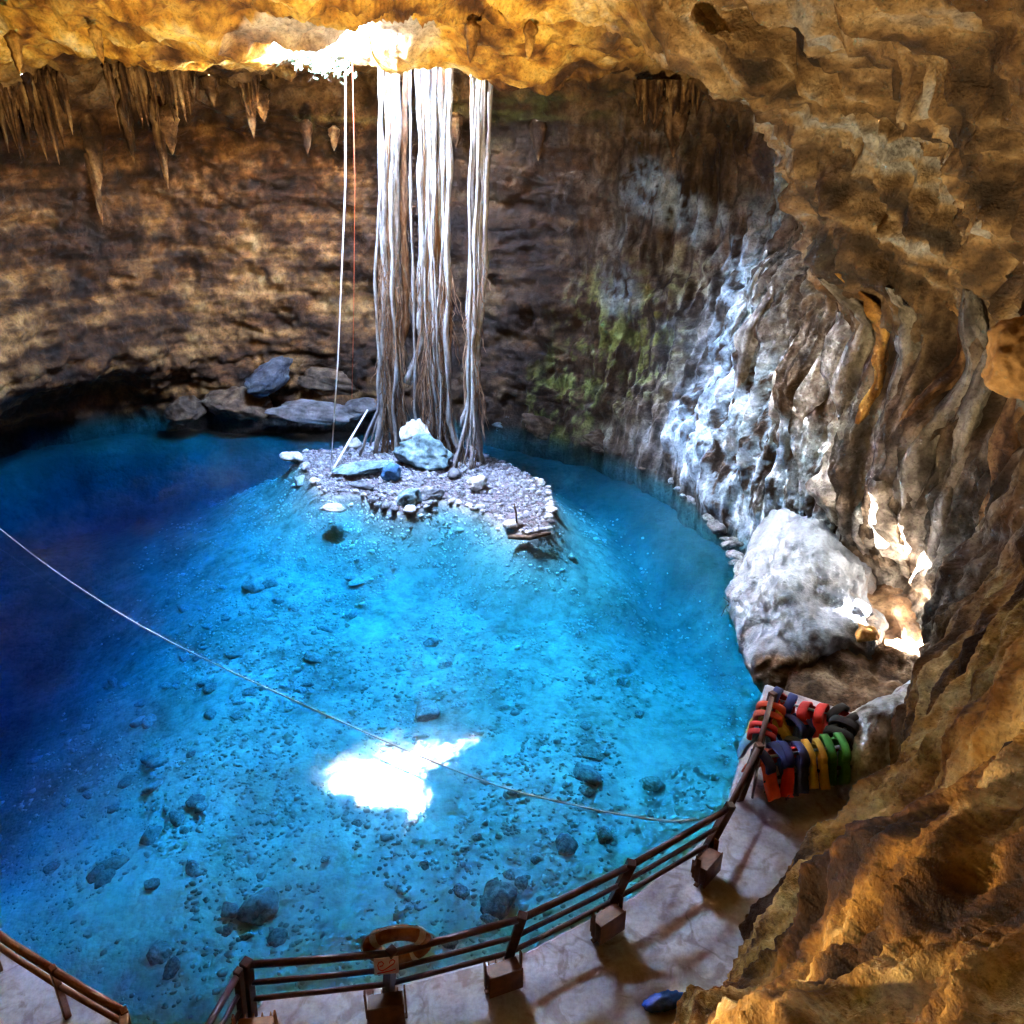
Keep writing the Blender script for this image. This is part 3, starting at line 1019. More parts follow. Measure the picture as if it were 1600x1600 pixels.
# ------------------------------------------------------------------ stalactites and flowstone, grown from the cave wall
def drip_shape(length, r, seed, flat=1.0, blunt=.25, n=12, m=14, flute=.18):
    rr = np.random.default_rng(seed)
    V = []; Fc = []
    ph = rr.uniform(0, 6.28, 4)
    bx, by = rr.normal(0, .04, 2)
    for i in range(m + 1):
        t = i / m
        k = (1 - t) ** .8 * (1 - blunt) + blunt * (1 - t ** 4)
        k *= 1 + .14 * math.sin(t * 13 + ph[0]) * (1 - t) + .10 * math.sin(t * 29 + ph[1])
        if t == 1: k = .03
        k *= min(1.0, .25 + t * 6)
        for j in range(n):
            a = 2 * math.pi * j / n
            w = r * k * (1 + flute * math.sin(3 * a + ph[2]) + flute * .7 * math.sin(5 * a + ph[3] + 2 * t))
            V.append((math.cos(a) * w * flat + bx * length * t * t, math.sin(a) * w + by * length * t * t, -length * t))
    for i in range(m):
        for j in range(n):
            Fc.append((i * n + j, (i + 1) * n + j, (i + 1) * n + (j + 1) % n, i * n + (j + 1) % n))
    return np.array(V), Fc


def drip(name, loc, length, r, seed, pal, flat=1.0, blunt=.25, rz=0.0, rx=0.0):
    V, Fc = drip_shape(length, r, seed, flat, blunt)
    f = fbm(V + np.array(loc), (.3, .3, 1.4), 3, .6, seed * .3)
    col = cramp(f, pal)
    me = mesh_from(name, V, Fc, M_ROCK, True); stain_mesh(me, col)
    o = bpy.data.objects.new(name, me); o.location = loc; o.rotation_euler = (rx, 0, rz)
    return link(o, cave)


PAL_BR = [(-.5, (.035, .016, .007)), (0, (.13, .066, .026)), (.4, (.30, .18, .08)), (.8, (.42, .28, .13))]
PAL_OC = [(-.5, (.10, .04, .008)), (0, (.32, .16, .03)), (.5, (.55, .34, .09))]
PAL_GR = [(-.5, (.06, .055, .05)), (0, (.19, .18, .165)), (.5, (.38, .37, .35))]
PAL_BL = [(-.5, (.16, .20, .22)), (0, (.38, .44, .47)), (.5, (.66, .72, .76))]
r_ = np.random.default_rng(77)
def curtain(x0, x1, y, z1, ln, seed, pal):
    """fluted sheet of dripstone with a ragged lower edge"""
    nx, nz = 90, 16
    xs_ = np.linspace(x0, x1, nx)
    q = np.stack([xs_, xs_ * 0, xs_ * 0 + seed], 1)
    L_ = ln * np.clip(.55 + .55 * fbm(q, .5, 2, .6, seed) + .35 * fbm(q, .11, 2, .6, seed + 1), .12, 1.4) * np.sqrt(np.clip(1 - np.abs(2 * (xs_ - x0) / (x1 - x0) - 1) ** 4, .02, 1))
    fl_ = .16 * fbm(q, .22, 2, .6, seed + 2)
    V = []; Fc = []
    for side in (-1, 1):
        for j in range(nz + 1):
            t = j / nz
            th = .13 * (1 - t) + .015
            for i in range(nx):
                V.append((xs_[i], y + fl_[i] * (1 - .3 * t) + .12 * math.sin(i * .35) + side * th - .25 * t, z1 - L_[i] * t))
    m = (nz + 1) * nx
    for s_ in (0, 1):
        for j in range(nz):
            for i in range(nx - 1):
                a = s_ * m + j * nx + i
                Fc.append((a, a + 1, a + nx + 1, a + nx))
    for i in range(nx - 1):
        a = nz * nx + i; Fc.append((a, a + 1, a + 1 + m, a + m))
    V = np.array(V); V = V + .03 * fbm(V, .2, 2, .5, seed)[:, None]
    me = mesh_from('dripstone_curtain', V, Fc, M_ROCK, True)
    stain_mesh(me, cramp(fbm(V, (.16, .16, 1.1), 3, .6, seed), pal))
    link(bpy.data.objects.new('dripstone_curtain', me), cave)


curtain(-16.2, -13.5, 27.9, 12.4, 2.3, 3, PAL_BR)
curtain(-12.6, -9.6, 28.3, 12.4, 1.6, 5, PAL_BR)
curtain(-9.2, -7.4, 29.0, 12.3, 1.3, 7, PAL_BR)
curtain(3.6, 5.8, 27.0, 11.8, 1.5, 9, PAL_BR)
for i in range(26):            # curtain on the far left
    drip('stalactite', (-15.7 + i * .08 + r_.normal(0, .05), 27.6 + r_.normal(0, .2), 12.1), r_.uniform(1.0, 2.7), r_.uniform(.09, .17), 200 + i, PAL_BR, 1.0, .12)
for i in range(30):            # curtain beside it
    drip('stalactite', (-12.3 + i * .078 + r_.normal(0, .04), 28.0 + r_.normal(0, .15), 12.3), r_.uniform(.8, 1.9), r_.uniform(.07, .13), 260 + i, PAL_BR, 1.0, .2)
for k, (x, y, z, l, r) in enumerate([(-14.5, 30.2, 10.4, 3.0, .2), (-14.25, 30.1, 11.0, 2.4, .3), (-13.0, 30.1, 11.4, 2.0, .2), (-12.0, 30.2, 11.4, 2.8, .22),
                                     (-11.5, 29.9, 11.2, 1.5, .35), (-8.5, 29.2, 11.8, 1.6, .22), (-8.2, 29.3, 11.8, 1.1, .3), (-7.0, 30.4, 10.8, 1.1, .2),
                                     (-9.6, 29.0, 12.1, 1.0, .25), (-10.2, 29.1, 12.1, .9, .2), (.9, 30.1, 10.9, 1.4, .25), (5.0, 27.2, 11.4, 1.7, .36), (4.4, 27.4, 11.5, 1.1, .3),
                                     (-6.1, 30.6, 10.6, .8, .18), (-1.9, 30.2, 11.0, 1.1, .25)]):
    drip('stalactite', (x, y, z), l, r, 300 + k, PAL_BR, 1.2, .25)
for k, (x, y, z, l, r) in enumerate([(-11.2, 20.9, 12.1, .5, .13), (-9.3, 20.8, 12.2, .4, .12), (-.9, 21.0, 12.3, .45, .14), (.4, 21.2, 12.3, .4, .12), (-13.2, 21.5, 12.2, .6, .15)]):
    drip('stalactite', (x, y, z + .4), l + .4, r, 340 + k, PAL_OC, 1.3, .3)
# flowstone columns and drapery on the right wall
bpy.context.view_layer.update()


def wall_at(y, z, x0=1.0, dy=0.0):
    ok, p, n, i = cave.ray_cast(Vector((x0, y - dy, z)), Vector((1, dy * .12, 0)).normalized())
    return (p.x, p.y) if ok else (8.0, y)


def column(name, y, z1, z0, r, seed, pal, flat=1.0, sink=.3):
    """flowstone rib that swells out of the wall and dies back into it at both ends"""
    rr = np.random.default_rng(seed); ph = rr.uniform(0, 6.28, 5)
    V = []; Fc = []; m, n = 26, 14
    for i in range(m + 1):
        t = i / m; z = z1 + (z0 - z1) * t
        wx, wy = wall_at(y + .12 * math.sin(3 * t + ph[0]), z)
        k = math.sin(math.pi * min(1, .06 + t * .94)) ** .55 * (.75 + .25 * math.sin(t * 9 + ph[1]) + .12 * math.sin(t * 23 + ph[2])) if t < 1 else .05
        if i and abs(wx - V[-n][0]) > 1.2: wx = V[-n][0]
        for j in range(n):
            a = 2 * math.pi * j / n
            w = r * max(k, .05) * (1 + .2 * math.sin(4 * a + ph[3] + t) + .1 * math.sin(7 * a + ph[4]))
            V.append((wx + sink * r + math.cos(a) * w * flat, wy + math.sin(a) * w, z))
    V = np.array(V)
    # smooth the axis so that the rib does not copy every pit of the wall
    A = V.reshape(m + 1, n, 3)
    ax = A.mean(1); sm = ax.copy()
    for _ in range(4): sm[1:-1] = (sm[:-2] + sm[2:]) / 2
    V = (A + (sm - ax)[:, None]).reshape(-1, 3)
    for i in range(m):
        for j in range(n):
            Fc.append((i * n + j, (i + 1) * n + j, (i + 1) * n + (j + 1) % n, i * n + (j + 1) % n))
    V = V + .05 * fbm(V, .25, 2, .5, seed)[:, None]
    me = mesh_from(name, V, Fc, M_ROCK, True)
    stain_mesh(me, cramp(fbm(V, (.25, .25, 1.2), 3, .6, seed * .3), pal))
    return link(bpy.data.objects.new(name, me), cave)


FLOW = [(18.6, 7.4, 3.9, .36, PAL_GR), (18.0, 7.6, 3.2, .40, PAL_GR), (17.3, 7.8, 4.4, .22, PAL_OC), (16.6, 7.6, 3.8, .32, PAL_GR), (16.0, 7.4, 4.6, .24, PAL_BR),
        (15.4, 7.8, 2.6, .34, PAL_GR), (14.7, 7.2, 1.4, .30, PAL_GR), (17.7, 4.4, 1.6, .5, PAL_GR), (16.8, 4.2, 1.2, .46, PAL_GR), (16.1, 3.6, 1.0, .5, PAL_GR),
        (13.9, 6.8, 2.4, .32, PAL_BR), (13.1, 6.2, 1.8, .34, PAL_BR), (19.3, 6.6, 3.0, .36, PAL_GR), (20.2, 5.8, 2.6, .3, PAL_GR), (22.4, 7.0, 3.2, .3, PAL_GR)]
for k, (y, z1, z0, r, pl) in enumerate(FLOW):
    column('flowstone_rib', y, z1, z0, r, 400 + k, pl)
for k in range(10):             # the pale blue cascade
    t = k / 9
    column('flowstone_drapery', 24.9 - 1.5 * t, 7.6 - abs(t - .4) * 1.8, 4.6 + .6 * math.sin(k * 1.7), .15 + .05 * math.sin(k * 2.1), 430 + k, PAL_BL, .9, .1)

# ------------------------------------------------------------------ islet: stones, boulders, sticks
edging = empty('stone_edging', (-3, 23, .1), 0, 'wavy edging of small pale stones round the islet under the roots', 'stone edging')


def along(poly, step):
    out = []
    for (ax, ay), (bx, by) in zip(poly[:-1], poly[1:]):
        n = max(1, int(math.hypot(bx - ax, by - ay) / step))
        for i in range(n): out.append((ax + (bx - ax) * i / n, ay + (by - ay) * i / n))
    return out


eb = list(edging.location)
front = ISLAND[:19]
for k, (x, y) in enumerate(along([(-7.35, 26.7)] + front, .25)):
    if 3.0 < math.hypot(x + 7.5, y - 26.5) < 4.1 and r_.random() < .6: continue
    for rep_ in range(1 if k % 3 else 2):
        s_ = r_.uniform(.07, .17) * (1.6 if r_.random() < .15 else 1)
        px = x + r_.normal(0, .06); py = y + r_.normal(0, .06)
        bank_rock('stone', M_PALE if r_.random() < .75 else M_GREY, int(r_.integers(0, 8)), (px - eb[0], py - eb[1] + .08, .08 + .05 * rep_ + s_ * .1 - eb[2]), (s_ * r_.uniform(.9, 1.4), s_ * r_.uniform(.8, 1.2), s_ * .85), r_.uniform(0, 6.3), edging, 1)

boulder('island_boulder', (-2.95, 25.3, .62), (.98, .62, .60), -.35, M_TEAL, 61, 'big teal-grey boulder in front of the middle root bundle', 'boulder', None, 4, (.1, .2))
boulder('island_boulder', (-3.3, 25.9, .85), (.55, .5, .75), .3, M_PALE, 62, 'upright pale rock behind the big teal-grey boulder at the root foot', 'boulder', None, 4)
boulder('blue_rock', (-3.86, 24.1, .42), (.37, .34, .33), .2, M_BLUE, 63, 'blue rock on the islet left of the big teal-grey boulder', 'rock', None, 3)
boulder('flat_slab', (-5.0, 24.5, .42), (1.0, .42, .17), .08, M_TEAL, 64, 'long flat teal slab at the foot of the leaning pole', 'slab', None, 4, (0, -.06))
boulder('blue_rock', (-3.1, 22.35, .30), (.42, .34, .30), .5, M_TEAL, 65, 'teal rock set in the front stone edging of the islet', 'rock', None, 3)
boulder('pale_block', (-1.05, 23.3, .38), (.36, .30, .26), .3, M_PALE, 66, 'pale squarish block on the right half of the islet', 'rock', None, 3, (0, 0), 10)
boulder('pale_rock', (-5.66, 27.1, .3), (.30, .24, .2), .3, M_PALE, 67, 'small pale rock at the back left of the islet', 'rock', None, 3)
boulder('flat_stone', (-5.45, 22.3, .02), (.42, .26, .13), .1, M_PALE, 68, 'flat pale stone breaking the water in front of the islet', 'stone', None, 3)
boulder('pale_rock', (-7.75, 26.35, .12), (.36, .28, .2), .1, M_PALE, 69, 'pale rock at the left tip of the islet', 'rock', None, 3)
boulder('grey_rock', (-1.9, 24.3, .32), (.30, .26, .2), .9, M_GREY, 71, 'grey rock at the foot of the right root bundle', 'rock', None, 3)
boulder('dark_rock', (-2.6, 22.75, .25), (.5, .25, .2), .5, M_GREY, 72, 'grey elongated rock behind the middle of the stone edging', 'rock', None, 3)
boulder('grey_rock', (-4.75, 23.55, .22), (.45, .16, .14), -.3, M_GREY, 73, 'thin grey rock in front of the flat teal slab', 'rock', None, 3)

pole = MB(); pole.tube([(-6.0, 24.3, .2), (-5.65, 26.2, .72), (-5.28, 28.1, 1.22)], .035, 8)
tag(pole.build('leaning_pole', M_ROPE, None, True), 'thin pale pole leaning back from the flat slab on the islet', 'pole')
st = MB(); st.tube([(.15, 20.75, .05), (.12, 20.8, .55), (.06, 20.8, .85)], [.035, .03, .02], 6)
tag(st.build('wooden_stake', M_BROWN, None, True), 'short dark stake standing at the right end of the islet', 'stake')
lg = MB(); lg.tube([(-.1, 20.35, .02), (.5, 20.2, .06), (1.1, 20.5, .06)], [.07, .08, .05], 7)
tag(lg.build('driftwood_log', M_BROWN, None, True), 'dark log lying at the right tip of the islet', 'log')
tw = MB(); tw.tube([(5.7, 16.6, .35), (5.35, 16.5, .22), (5.1, 16.3, .25), (4.95, 16.1, .1)], [.025, .02, .016, .01], 6)
tw.tube([(5.25, 16.42, .23), (5.1, 16.6, .3)], [.014, .008], 5)
tag(tw.build('twig', M_BROWN, None, True), 'bare twig reaching over the water from the pale mound', 'twig')


def pebbles(name, pts, sizes, mat, label, seed, base=0, zoff=.3):
    V0, F0 = ICO[base]
    r = np.random.default_rng(seed)
    n = len(pts); k = len(V0)
    S = np.asarray(sizes)[:, None, None] * r.uniform(.6, 1.25, (n, 1, 3)) * np.array((1, 1, .65))
    W = V0[None] * (1 + .3 * r.normal(size=(n, k, 1)).clip(-1, 1)) * S
    a = r.uniform(0, 6.28, n); ca, sa = np.cos(a)[:, None], np.sin(a)[:, None]
    X = W[:, :, 0] * ca - W[:, :, 1] * sa; Y = W[:, :, 0] * sa + W[:, :, 1] * ca
    W = np.stack([X, Y, W[:, :, 2]], 2) + np.asarray(pts)[:, None]
    W[:, :, 2] += np.asarray(sizes)[:, None] * zoff
    Fc = (F0[None] + (np.arange(n) * k)[:, None, None]).reshape(-1, 3)
    o = obj(name, W.reshape(-1, 3), Fc, mat, None, False)
    return tag(o, label, 'gravel', None, 'stuff')


xs = r_.uniform(-7.6, 1.3, 9000); ys = r_.uniform(20.3, 28, 9000)
ok = poly_dist(xs, ys, ISLAND) < -.02
xs, ys = xs[ok], ys[ok]
pebbles('island_gravel', np.stack([xs, ys, bed_z(xs, ys)], 1), r_.uniform(.02, .075, len(xs)) * np.where(r_.random(len(xs)) < .06, 1.8, 1), M_DUSK, 'grey gravel covering the islet', 3)

# ------------------------------------------------------------------ rocks on the pool bed
SUNK = [(-7.53, 20.56, .48), (-6.65, 19.53, .17), (-2.08, 17.37, .2), (-1.94, 14.6, .33), (1.65, 14.15, .15), (1.67, 13.26, .26), (1.48, 12.6, .32),
        (2.84, 12.37, .23), (1.48, 12.11, .16), (1.31, 15.15, .14), (1.88, 15.95, .13), (1.01, 10.77, .26), (1.75, 11.02, .2), (.61, 11.11, .09),
        (.44, 10.45, .1), (-.03, 10.09, .11), (.17, 9.93, .14), (-.89, 9.74, .16), (-.22, 9.55, .36), (-.38, 9.18, .15), (-4.29, 9.4, .37),
        (-4.78, 9.36, .17), (-3.86, 8.86, .18), (-4.72, 9.03, .11), (-4.37, 8.91, .1), (-5.65, 8.6, .21), (-5.33, 8.31, .16), (-1.56, 10.3, .1),
        (-1.97, 11.29, .17), (-11.69, 28.44, .24), (-10.11, 27.06, .16), (-9.19, 27.82, .18), (-7.11, 24.91, .29), (-5.71, 10.24, .15), (-6.36, 9.97, .15),
        (-1.05, 8.77, .17), (-2.95, 11.29, .1), (-5.05, 15.46, .15), (-1.6, 16.46, .12), (2.97, 14.87, .13), (1.7, 20.52, .15), (-4.64, 21.09, .12),
        (2.67, 16.08, .13), (-.66, 10.91, .11), (-3.38, 10.41, .09)]
OWN = {0: 'largest dark boulder on the pool bed left of centre', 3: 'dark sunken rock just above the bright reflection of the opening', 5: 'pale flat stone on the bed in the right half of the pool',
       6: 'broad dark sunken rock just below the pale flat stone', 7: 'pale squarish sunken stone nearest the right end of the long rope', 11: 'blue-looking sunken rock close to the railing on the right',
       18: 'broad sunken slab just beyond the railing right of the life ring', 20: 'long dark sunken rock above the railing corner post', 2: 'small dark oval rock on the bed in the middle of the pool',
       32: 'dark sunken rock just left of the flat pale stone by the islet', 25: 'dark sunken rock near the left railing', 12: 'second dark sunken rock from the railing on the right'}
PALE_SET = {5, 7, 8, 9, 30, 31}
for k, (x, y, s_) in enumerate(SUNK):
    mt = M_PALE if k in PALE_SET else M_SUNK
    lab = OWN.get(k, 'small pale stone on the pool bed' if k in PALE_SET else 'small dark rock lying on the pale pool bed')
    flat = .55 if k in PALE_SET else .9
    o = bank_rock('sunken_rock', mt, k % 9, (x, y, bz(x, y) + s_ * .15), (s_ * 1.15, s_ * 1.1, s_ * flat), r_.uniform(0, 6.3), None, 2)
    tag(o, lab, 'rock', 'sunken rocks on the pool bed' if k not in OWN else 'larger sunken rocks')
for k in range(105):           # the rubble field on the deep left
    x = r_.uniform(-12.5, -3.8); y = r_.uniform(9.5, 21)
    if abs((x + 8.2) - .25 * (y - 15)) > 3.4 + r_.normal(0, .7) or (x > -5 and y < 14): continue
    s_ = r_.uniform(.09, .24) * (1.4 if r_.random() < .12 else 1)
    o = bank_rock('rubble_rock', M_SUNK, k % 9, (x, y, bz(x, y) + s_ * .1), (s_ * r_.uniform(.9, 1.5), s_, s_ * .8), r_.uniform(0, 6.3), None, 1)
    tag(o, 'dark rock in the rubble field on the deep left part of the bed', 'rock', 'rubble rocks on the left bed')
n = 26000
xs = r_.uniform(-14, 6, n); ys = r_.uniform(6.5, 29, n)
zz_ = bed_z(xs, ys); ok = (zz_ < -.1) & (wall_gap(xs, ys) > r_.uniform(1.5, 5.0, n)) & (xs > r_.uniform(-13, -6, n)) & (np.hypot(xs + 6.5, ys - 19.5) < 13.5) & (fbm(np.stack([xs, ys, xs * 0], 1), 1.6, 3, .6, 80) > -.22)
pebbles('bed_gravel', np.stack([xs, ys, zz_], 1)[ok], (r_.uniform(.02, .058, n) * np.where(r_.random(n) < .05, 1.9, 1))[ok], stone_mat('bed_gravel_stone', (.40, .40, .39), (.68, .68, .66), (.84, .83, .81), 1.6), 'fine limestone gravel scattered over the pool bed', 4, 0, .12)

# ------------------------------------------------------------------ hanging roots
def root_bundle(label, base, top, wb, wt, n, seed, straight=.5, rootlets=60, dense=1.0):
    r = np.random.default_rng(seed)
    root = empty('hanging_roots', base, 0, label, 'roots', 'tree roots hanging from the opening to the islet')
    b = np.array(base); t = np.array(top)
    for k in range(n):
        u = (k + .5) / n * 2 - 1 + r.normal(0, .10)
        dy = r.normal(0, .22)
        rad = r.uniform(.022, .060) * (1.8 if r.random() < .2 else 1)
        ph = r.uniform(0, 6.28, 6); fq = r.uniform(.7, 1.4, 4)
        cross = r.normal(0, .18)                                  # strands wander across one another
        z1 = t[2] + r.uniform(0, .9)
        z0 = r.uniform(-.2, .15) if r.random() < .85 else r.uniform(.8, 3.5)
        pts = []; rr = []
        m = 40
        for i in range(m + 1):
            s = i / m
            z = z1 + (z0 + b[2] - z1) * s
            w = wt * (1 - s) + wb * s
            c = t * (1 - s) + b * s
            wig = (.35 + .9 * s) * straight
            x = c[0] + (u + cross * math.sin(s * 3.1 * fq[0] + ph[4])) * w + wig * (.10 * math.sin(s * 7 * fq[1] + ph[1]) + .045 * math.sin(s * 21 * fq[2] + ph[2]) + .02 * math.sin(s * 47 + ph[5]))
            y = c[1] + dy * (.5 + s) + wig * (.10 * math.sin(s * 6 * fq[3] + ph[3]) + .04 * math.sin(s * 19 + ph[0]))
            if s > .88: x += (u + r.normal(0, .05)) * (s - .88) * 4.0; y += (dy - .25) * (s - .88) * 4
            pts.append((x - b[0], y - b[1], z - b[2]))
            rr.append(rad * (.75 + .55 * s + .22 * math.sin(s * 31 + ph[2]) + .15 * math.sin(s * 57 + ph[1])))
        mb = MB(); mb.tube(pts, rr, 7)
        mb.build('root', M_ROOTB if r.random() < .18 else M_ROOT, root, True)
    mb = MB()
    for k in range(rootlets):
        u = r.uniform(-1.2, 1.2); zt = r.uniform(.3, 6.5) ** 1.05; ln = r.uniform(.5, 2.6)
        s = 1 - zt / t[2]; w = wt * (1 - s) + wb * s; c = t * (1 - s) + b * s
        x = c[0] + u * w - b[0]; y = c[1] - b[1] - r.uniform(-.1, .42)
        lean = r.normal(0, .12)
        pts = [(x + r.normal(0, .035) + j * lean * .3, y - .03 * j * r.random(), max(-.05, zt - b[2] - ln * j / 6)) for j in range(7)]
        mb.tube(pts, [r.uniform(.008, .022)] * 6 + [.004], 4, False)
    lt = mb.build('rootlets', M_ROOTB, root, True); lt['kind'] = 'stuff'
    return root


root_bundle('thick left bundle of hanging tree roots reaching the islet', (-4.3, 26.9, .15), (-3.35, 25.5, 13.2), .36, .30, 16, 1, .8, 150)
root_bundle('thick middle bundle of hanging tree roots behind the big boulder', (-2.62, 26.5, .15), (-2.12, 25.5, 13.2), .42, .46, 22, 2, .8, 170)
root_bundle('slender right bundle of hanging tree roots', (-1.42, 25.5, .15), (-.78, 25.5, 13.0), .18, .30, 10, 3, .7, 46)
root_bundle('few thin straight roots hanging between the left and middle bundles', (-3.5, 27.0, .15), (-2.85, 25.6, 13.2), .2, .10, 2, 4, .3, 3)
rp = MB(); rp.tube([(-4.5, 25.4, 13.2), (-4.85, 25.2, 9.0), (-5.45, 24.8, 4.0), (-5.95, 24.35, .35)], .022, 6)
tag(rp.build('hanging_rope', M_ROPE, None, True), 'thin pale rope hanging left of the roots from roof to islet', 'rope')
rp = MB(); rp.tube([(-4.4, 25.7, 13.2), (-4.75, 26.2, 9.0), (-5.3, 27.2, 5.0), (-5.85, 28.3, 1.6)], .010, 6)
tag(rp.build('red_rope', M_ROPER, None, True), 'thin red cord hanging just right of the pale rope', 'cord')
ROPE = [(2.95, 9.4, .62), (2.35, 9.55, .45), (1.07, 9.96, .34), (-.67, 10.67, .28), (-3.73, 12.43, .26), (-7.86, 15.01, .26), (-11.2, 17.5, .3), (-14.37, 20.13, .4), (-19.6, 24.4, .9)]
rp = MB(); rp.tube([tuple(p) for p in catmull(np.array(ROPE), [8] * 8, False)], .017, 6)
tag(rp.build('guide_rope', M_ROPE, None, True), 'long thin pale rope stretched low across the whole pool', 'rope')

# leaves and creepers on the rim of the shaft
M_LEAF = plain('leaf', (.20, .34, .22), .5, .4, 0, .4, 20.0)


def foliage(name, label, pts, n, spread, seed):
    r = np.random.default_rng(seed)
    P = np.array(pts)[r.integers(0, len(pts), n)] + r.normal(size=(n, 3)) * spread
    V = []; Fc = []
    for i, p in enumerate(P):
        u = r.normal(size=3); u /= np.linalg.norm(u); w = np.cross(u, r.normal(size=3)); w /= np.linalg.norm(w)
        l = r.uniform(.05, .12); b = len(V)
        V += [p - u * l, p + w * l * .45, p + u * l, p - w * l * .45]
        Fc.append((b, b + 1, b + 2, b + 3))
    root = empty(name, tuple(np.mean(pts, 0)), 0, label, 'plant')
    c = np.array(root.location)
    o = obj('leaves', np.array(V) - c, Fc, M_LEAF, root, False); o['kind'] = 'stuff'
    mb = MB()
    for k in range(6):
        a = np.array(pts[k % len(pts)]) - c
        mb.tube([tuple(a + (0, 0, .4)), tuple(a + r.normal(size=3) * .15), tuple(a + (r.normal() * .2, 0, -.5))], [.015, .012, .005], 5)
    mb.build('stem', M_BROWN, root, True)


foliage('creeper', 'bright creeper on the rim of the roof opening right of the roots', [(-.55, 25.6, 12.3), (-.4, 25.55, 12.1), (-.25, 25.5, 11.9), (-.1, 25.5, 11.75), (-.6, 25.4, 12.2)], 520, .10, 9)
foliage('creeper', 'bright creeper hanging on the rim of the roof opening left of the roots', [(-5.9, 25.6, 12.4), (-5.4, 25.9, 12.2), (-4.9, 26.1, 12.1), (-6.5, 25.3, 12.6)], 420, .15, 10)

# ------------------------------------------------------------------ railing
RZ = .5
POSTS = [((-3.25, 6.33), (-3.15, 6.29)), ((-1.58, 6.55), (-1.45, 6.44)), ((-.10, 6.95), (.12, 6.91)), ((1.30, 7.72), (1.59, 7.71)), ((2.82, 8.65), (3.17, 8.73)), ((3.75, 9.95), (3.95, 10.0)), ((4.42, 11.2), (4.55, 11.3))]
HT = (1.05, .70, .38)


def at_h(p, h):
    (bx, by), (tx, ty) = p
    k = h / 1.05
    return (bx + (tx - bx) * k, by + (ty - by) * k, RZ + h)


def railing(label, posts, mat, heights, pw=.12, rr=.045, tops=.07):
    b0 = (posts[0][0][0], posts[0][0][1], RZ)
    root = empty('railing', b0, 0, label, 'railing', 'railings round the pool edge')
    for p in posts:
        a = np.array(at_h(p, -.02)) - b0; t = np.array(at_h(p, heights[0] + tops)) - b0
        mb = MB()
        ax = Vector(t - a); L_ = ax.length
        q = ax.to_track_quat('Z', 'Y').to_matrix()
        mb.box(tuple((a + t) / 2), (pw, pw, L_), 0, .008, q)
        mb.build('post', mat, root)
    for h in heights:
        for p, q in zip(posts[:-1], posts[1:]):
            a = np.array(at_h(p, h)) - b0; c = np.array(at_h(q, h)) - b0
            mb = MB(); mb.tube([tuple(a), tuple((a + c) / 2 - np.array((0, 0, .008))), tuple(c)], rr if h == heights[0] else rr * .75, 10)
            mb.build('rail', mat, root, True)
    return root


railing('dark brown three-bar railing curving along the pool edge of the walkway', POSTS, M_RAIL, HT)
corner = [((-3.25, 6.33), (-3.15, 6.29))]
railing('short dark railing running from the corner post towards the camera', [((-3.31, 6.22), (-3.21, 6.18)), ((-3.62, 4.9), (-3.55, 4.85)), ((-3.75, 3.6), (-3.7, 3.6))], M_RAIL, (1.05, .70, .38), .09, .042)
railing('orange-brown two-bar railing at the bottom left by the steps', [((-4.15, 4.75), (-4.0, 4.8)), ((-4.55, 5.95), (-4.35, 5.72)), ((-5.55, 6.35), (-5.4, 6.22)), ((-6.75, 6.95), (-6.6, 6.83)), ((-8.6, 7.8), (-8.5, 7.7))], M_RAILO, (1.05, .72), .08, .05)


# floodlight housings at the feet of the posts
def floodlight(loc, rz, label, mat, aim=None, watts=0.0, cone=70):
    root = empty('floodlight', loc, rz, label, 'floodlight', 'floodlights clamped to the railing posts')
    mb = MB()
    w, d, h = .21, .13, .17
    V = [(-w, -d, -h), (w, -d, -h), (w, d * .6, -h * .8), (-w, d * .6, -h * .8), (-w, -d, h), (w, -d, h), (w, d * .6, h * .75), (-w, d * .6, h * .75)]
    mb.add(V, [(0, 3, 2, 1), (4, 5, 6, 7), (0, 1, 5, 4), (1, 2, 6, 5), (2, 3, 7, 6), (3, 0, 4, 7)])
    hs = mb.build('housing', mat, root)
    mb = MB(); mb.box((0, -d - .012, 0), (2 * w + .03, .02, 2 * h + .03), 0, .006); mb.build('rim', mat, root)
    for s in (-1, 1):
        mb = MB(); mb.box((s * (w + .03), -.02, .10), (.022, .07, .46), 0, .005); mb.build('bracket', mat, root)
    mb = MB(); mb.box((0, -.02, -.215), (2 * w + .08, .07, .022), 0, .005); mb.build('mount', mat, root)
    for k in range(4):
        mb = MB(); mb.box((-.15 + .1 * k, d * .72, 0), (.012, .07, .26)); mb.build('cooling_fin', mat, hs)
    if aim is not None:
        ld = bpy.data.lights.new('floodlight_beam', 'SPOT')
        ld.energy = watts; ld.spot_size = R(cone); ld.spot_blend = .9; ld.shadow_soft_size = .12; ld.color = (1.0, .72, .36)
        lo = bpy.data.objects.new('floodlight_beam', ld); COL.objects.link(lo)
        v = Vector(aim) - Vector(loc); v.normalize()
        lo.location = Vector(loc) + v * .66
        lo.rotation_euler = v.to_track_quat('-Z', 'Y').to_euler()
    return root


floodlight((-3.05, 6.02, RZ + .25), .1, 'orange-brown floodlight box at the corner post of the railing', M_BOX2, (4.6, 4.8, 5.7), 3.1, 48)
floodlight((-1.55, 6.32, RZ + .25), .15, 'rusty floodlight box below the life ring', M_BOX, (-6.8, 18.4, 12.6), 19, 86)
floodlight((-.12, 6.74, RZ + .25), .35, 'dark floodlight box at the third railing post from the corner', M_BOX, (3.6, 18.0, 12.0), 8, 96)
floodlight((1.28, 7.50, RZ + .25), .6, 'dark floodlight box at the fourth railing post from the corner', M_BOX)
floodlight((2.83, 8.42, RZ + .25), .8, 'dark floodlight box on the post nearest the life vests', M_BOX)

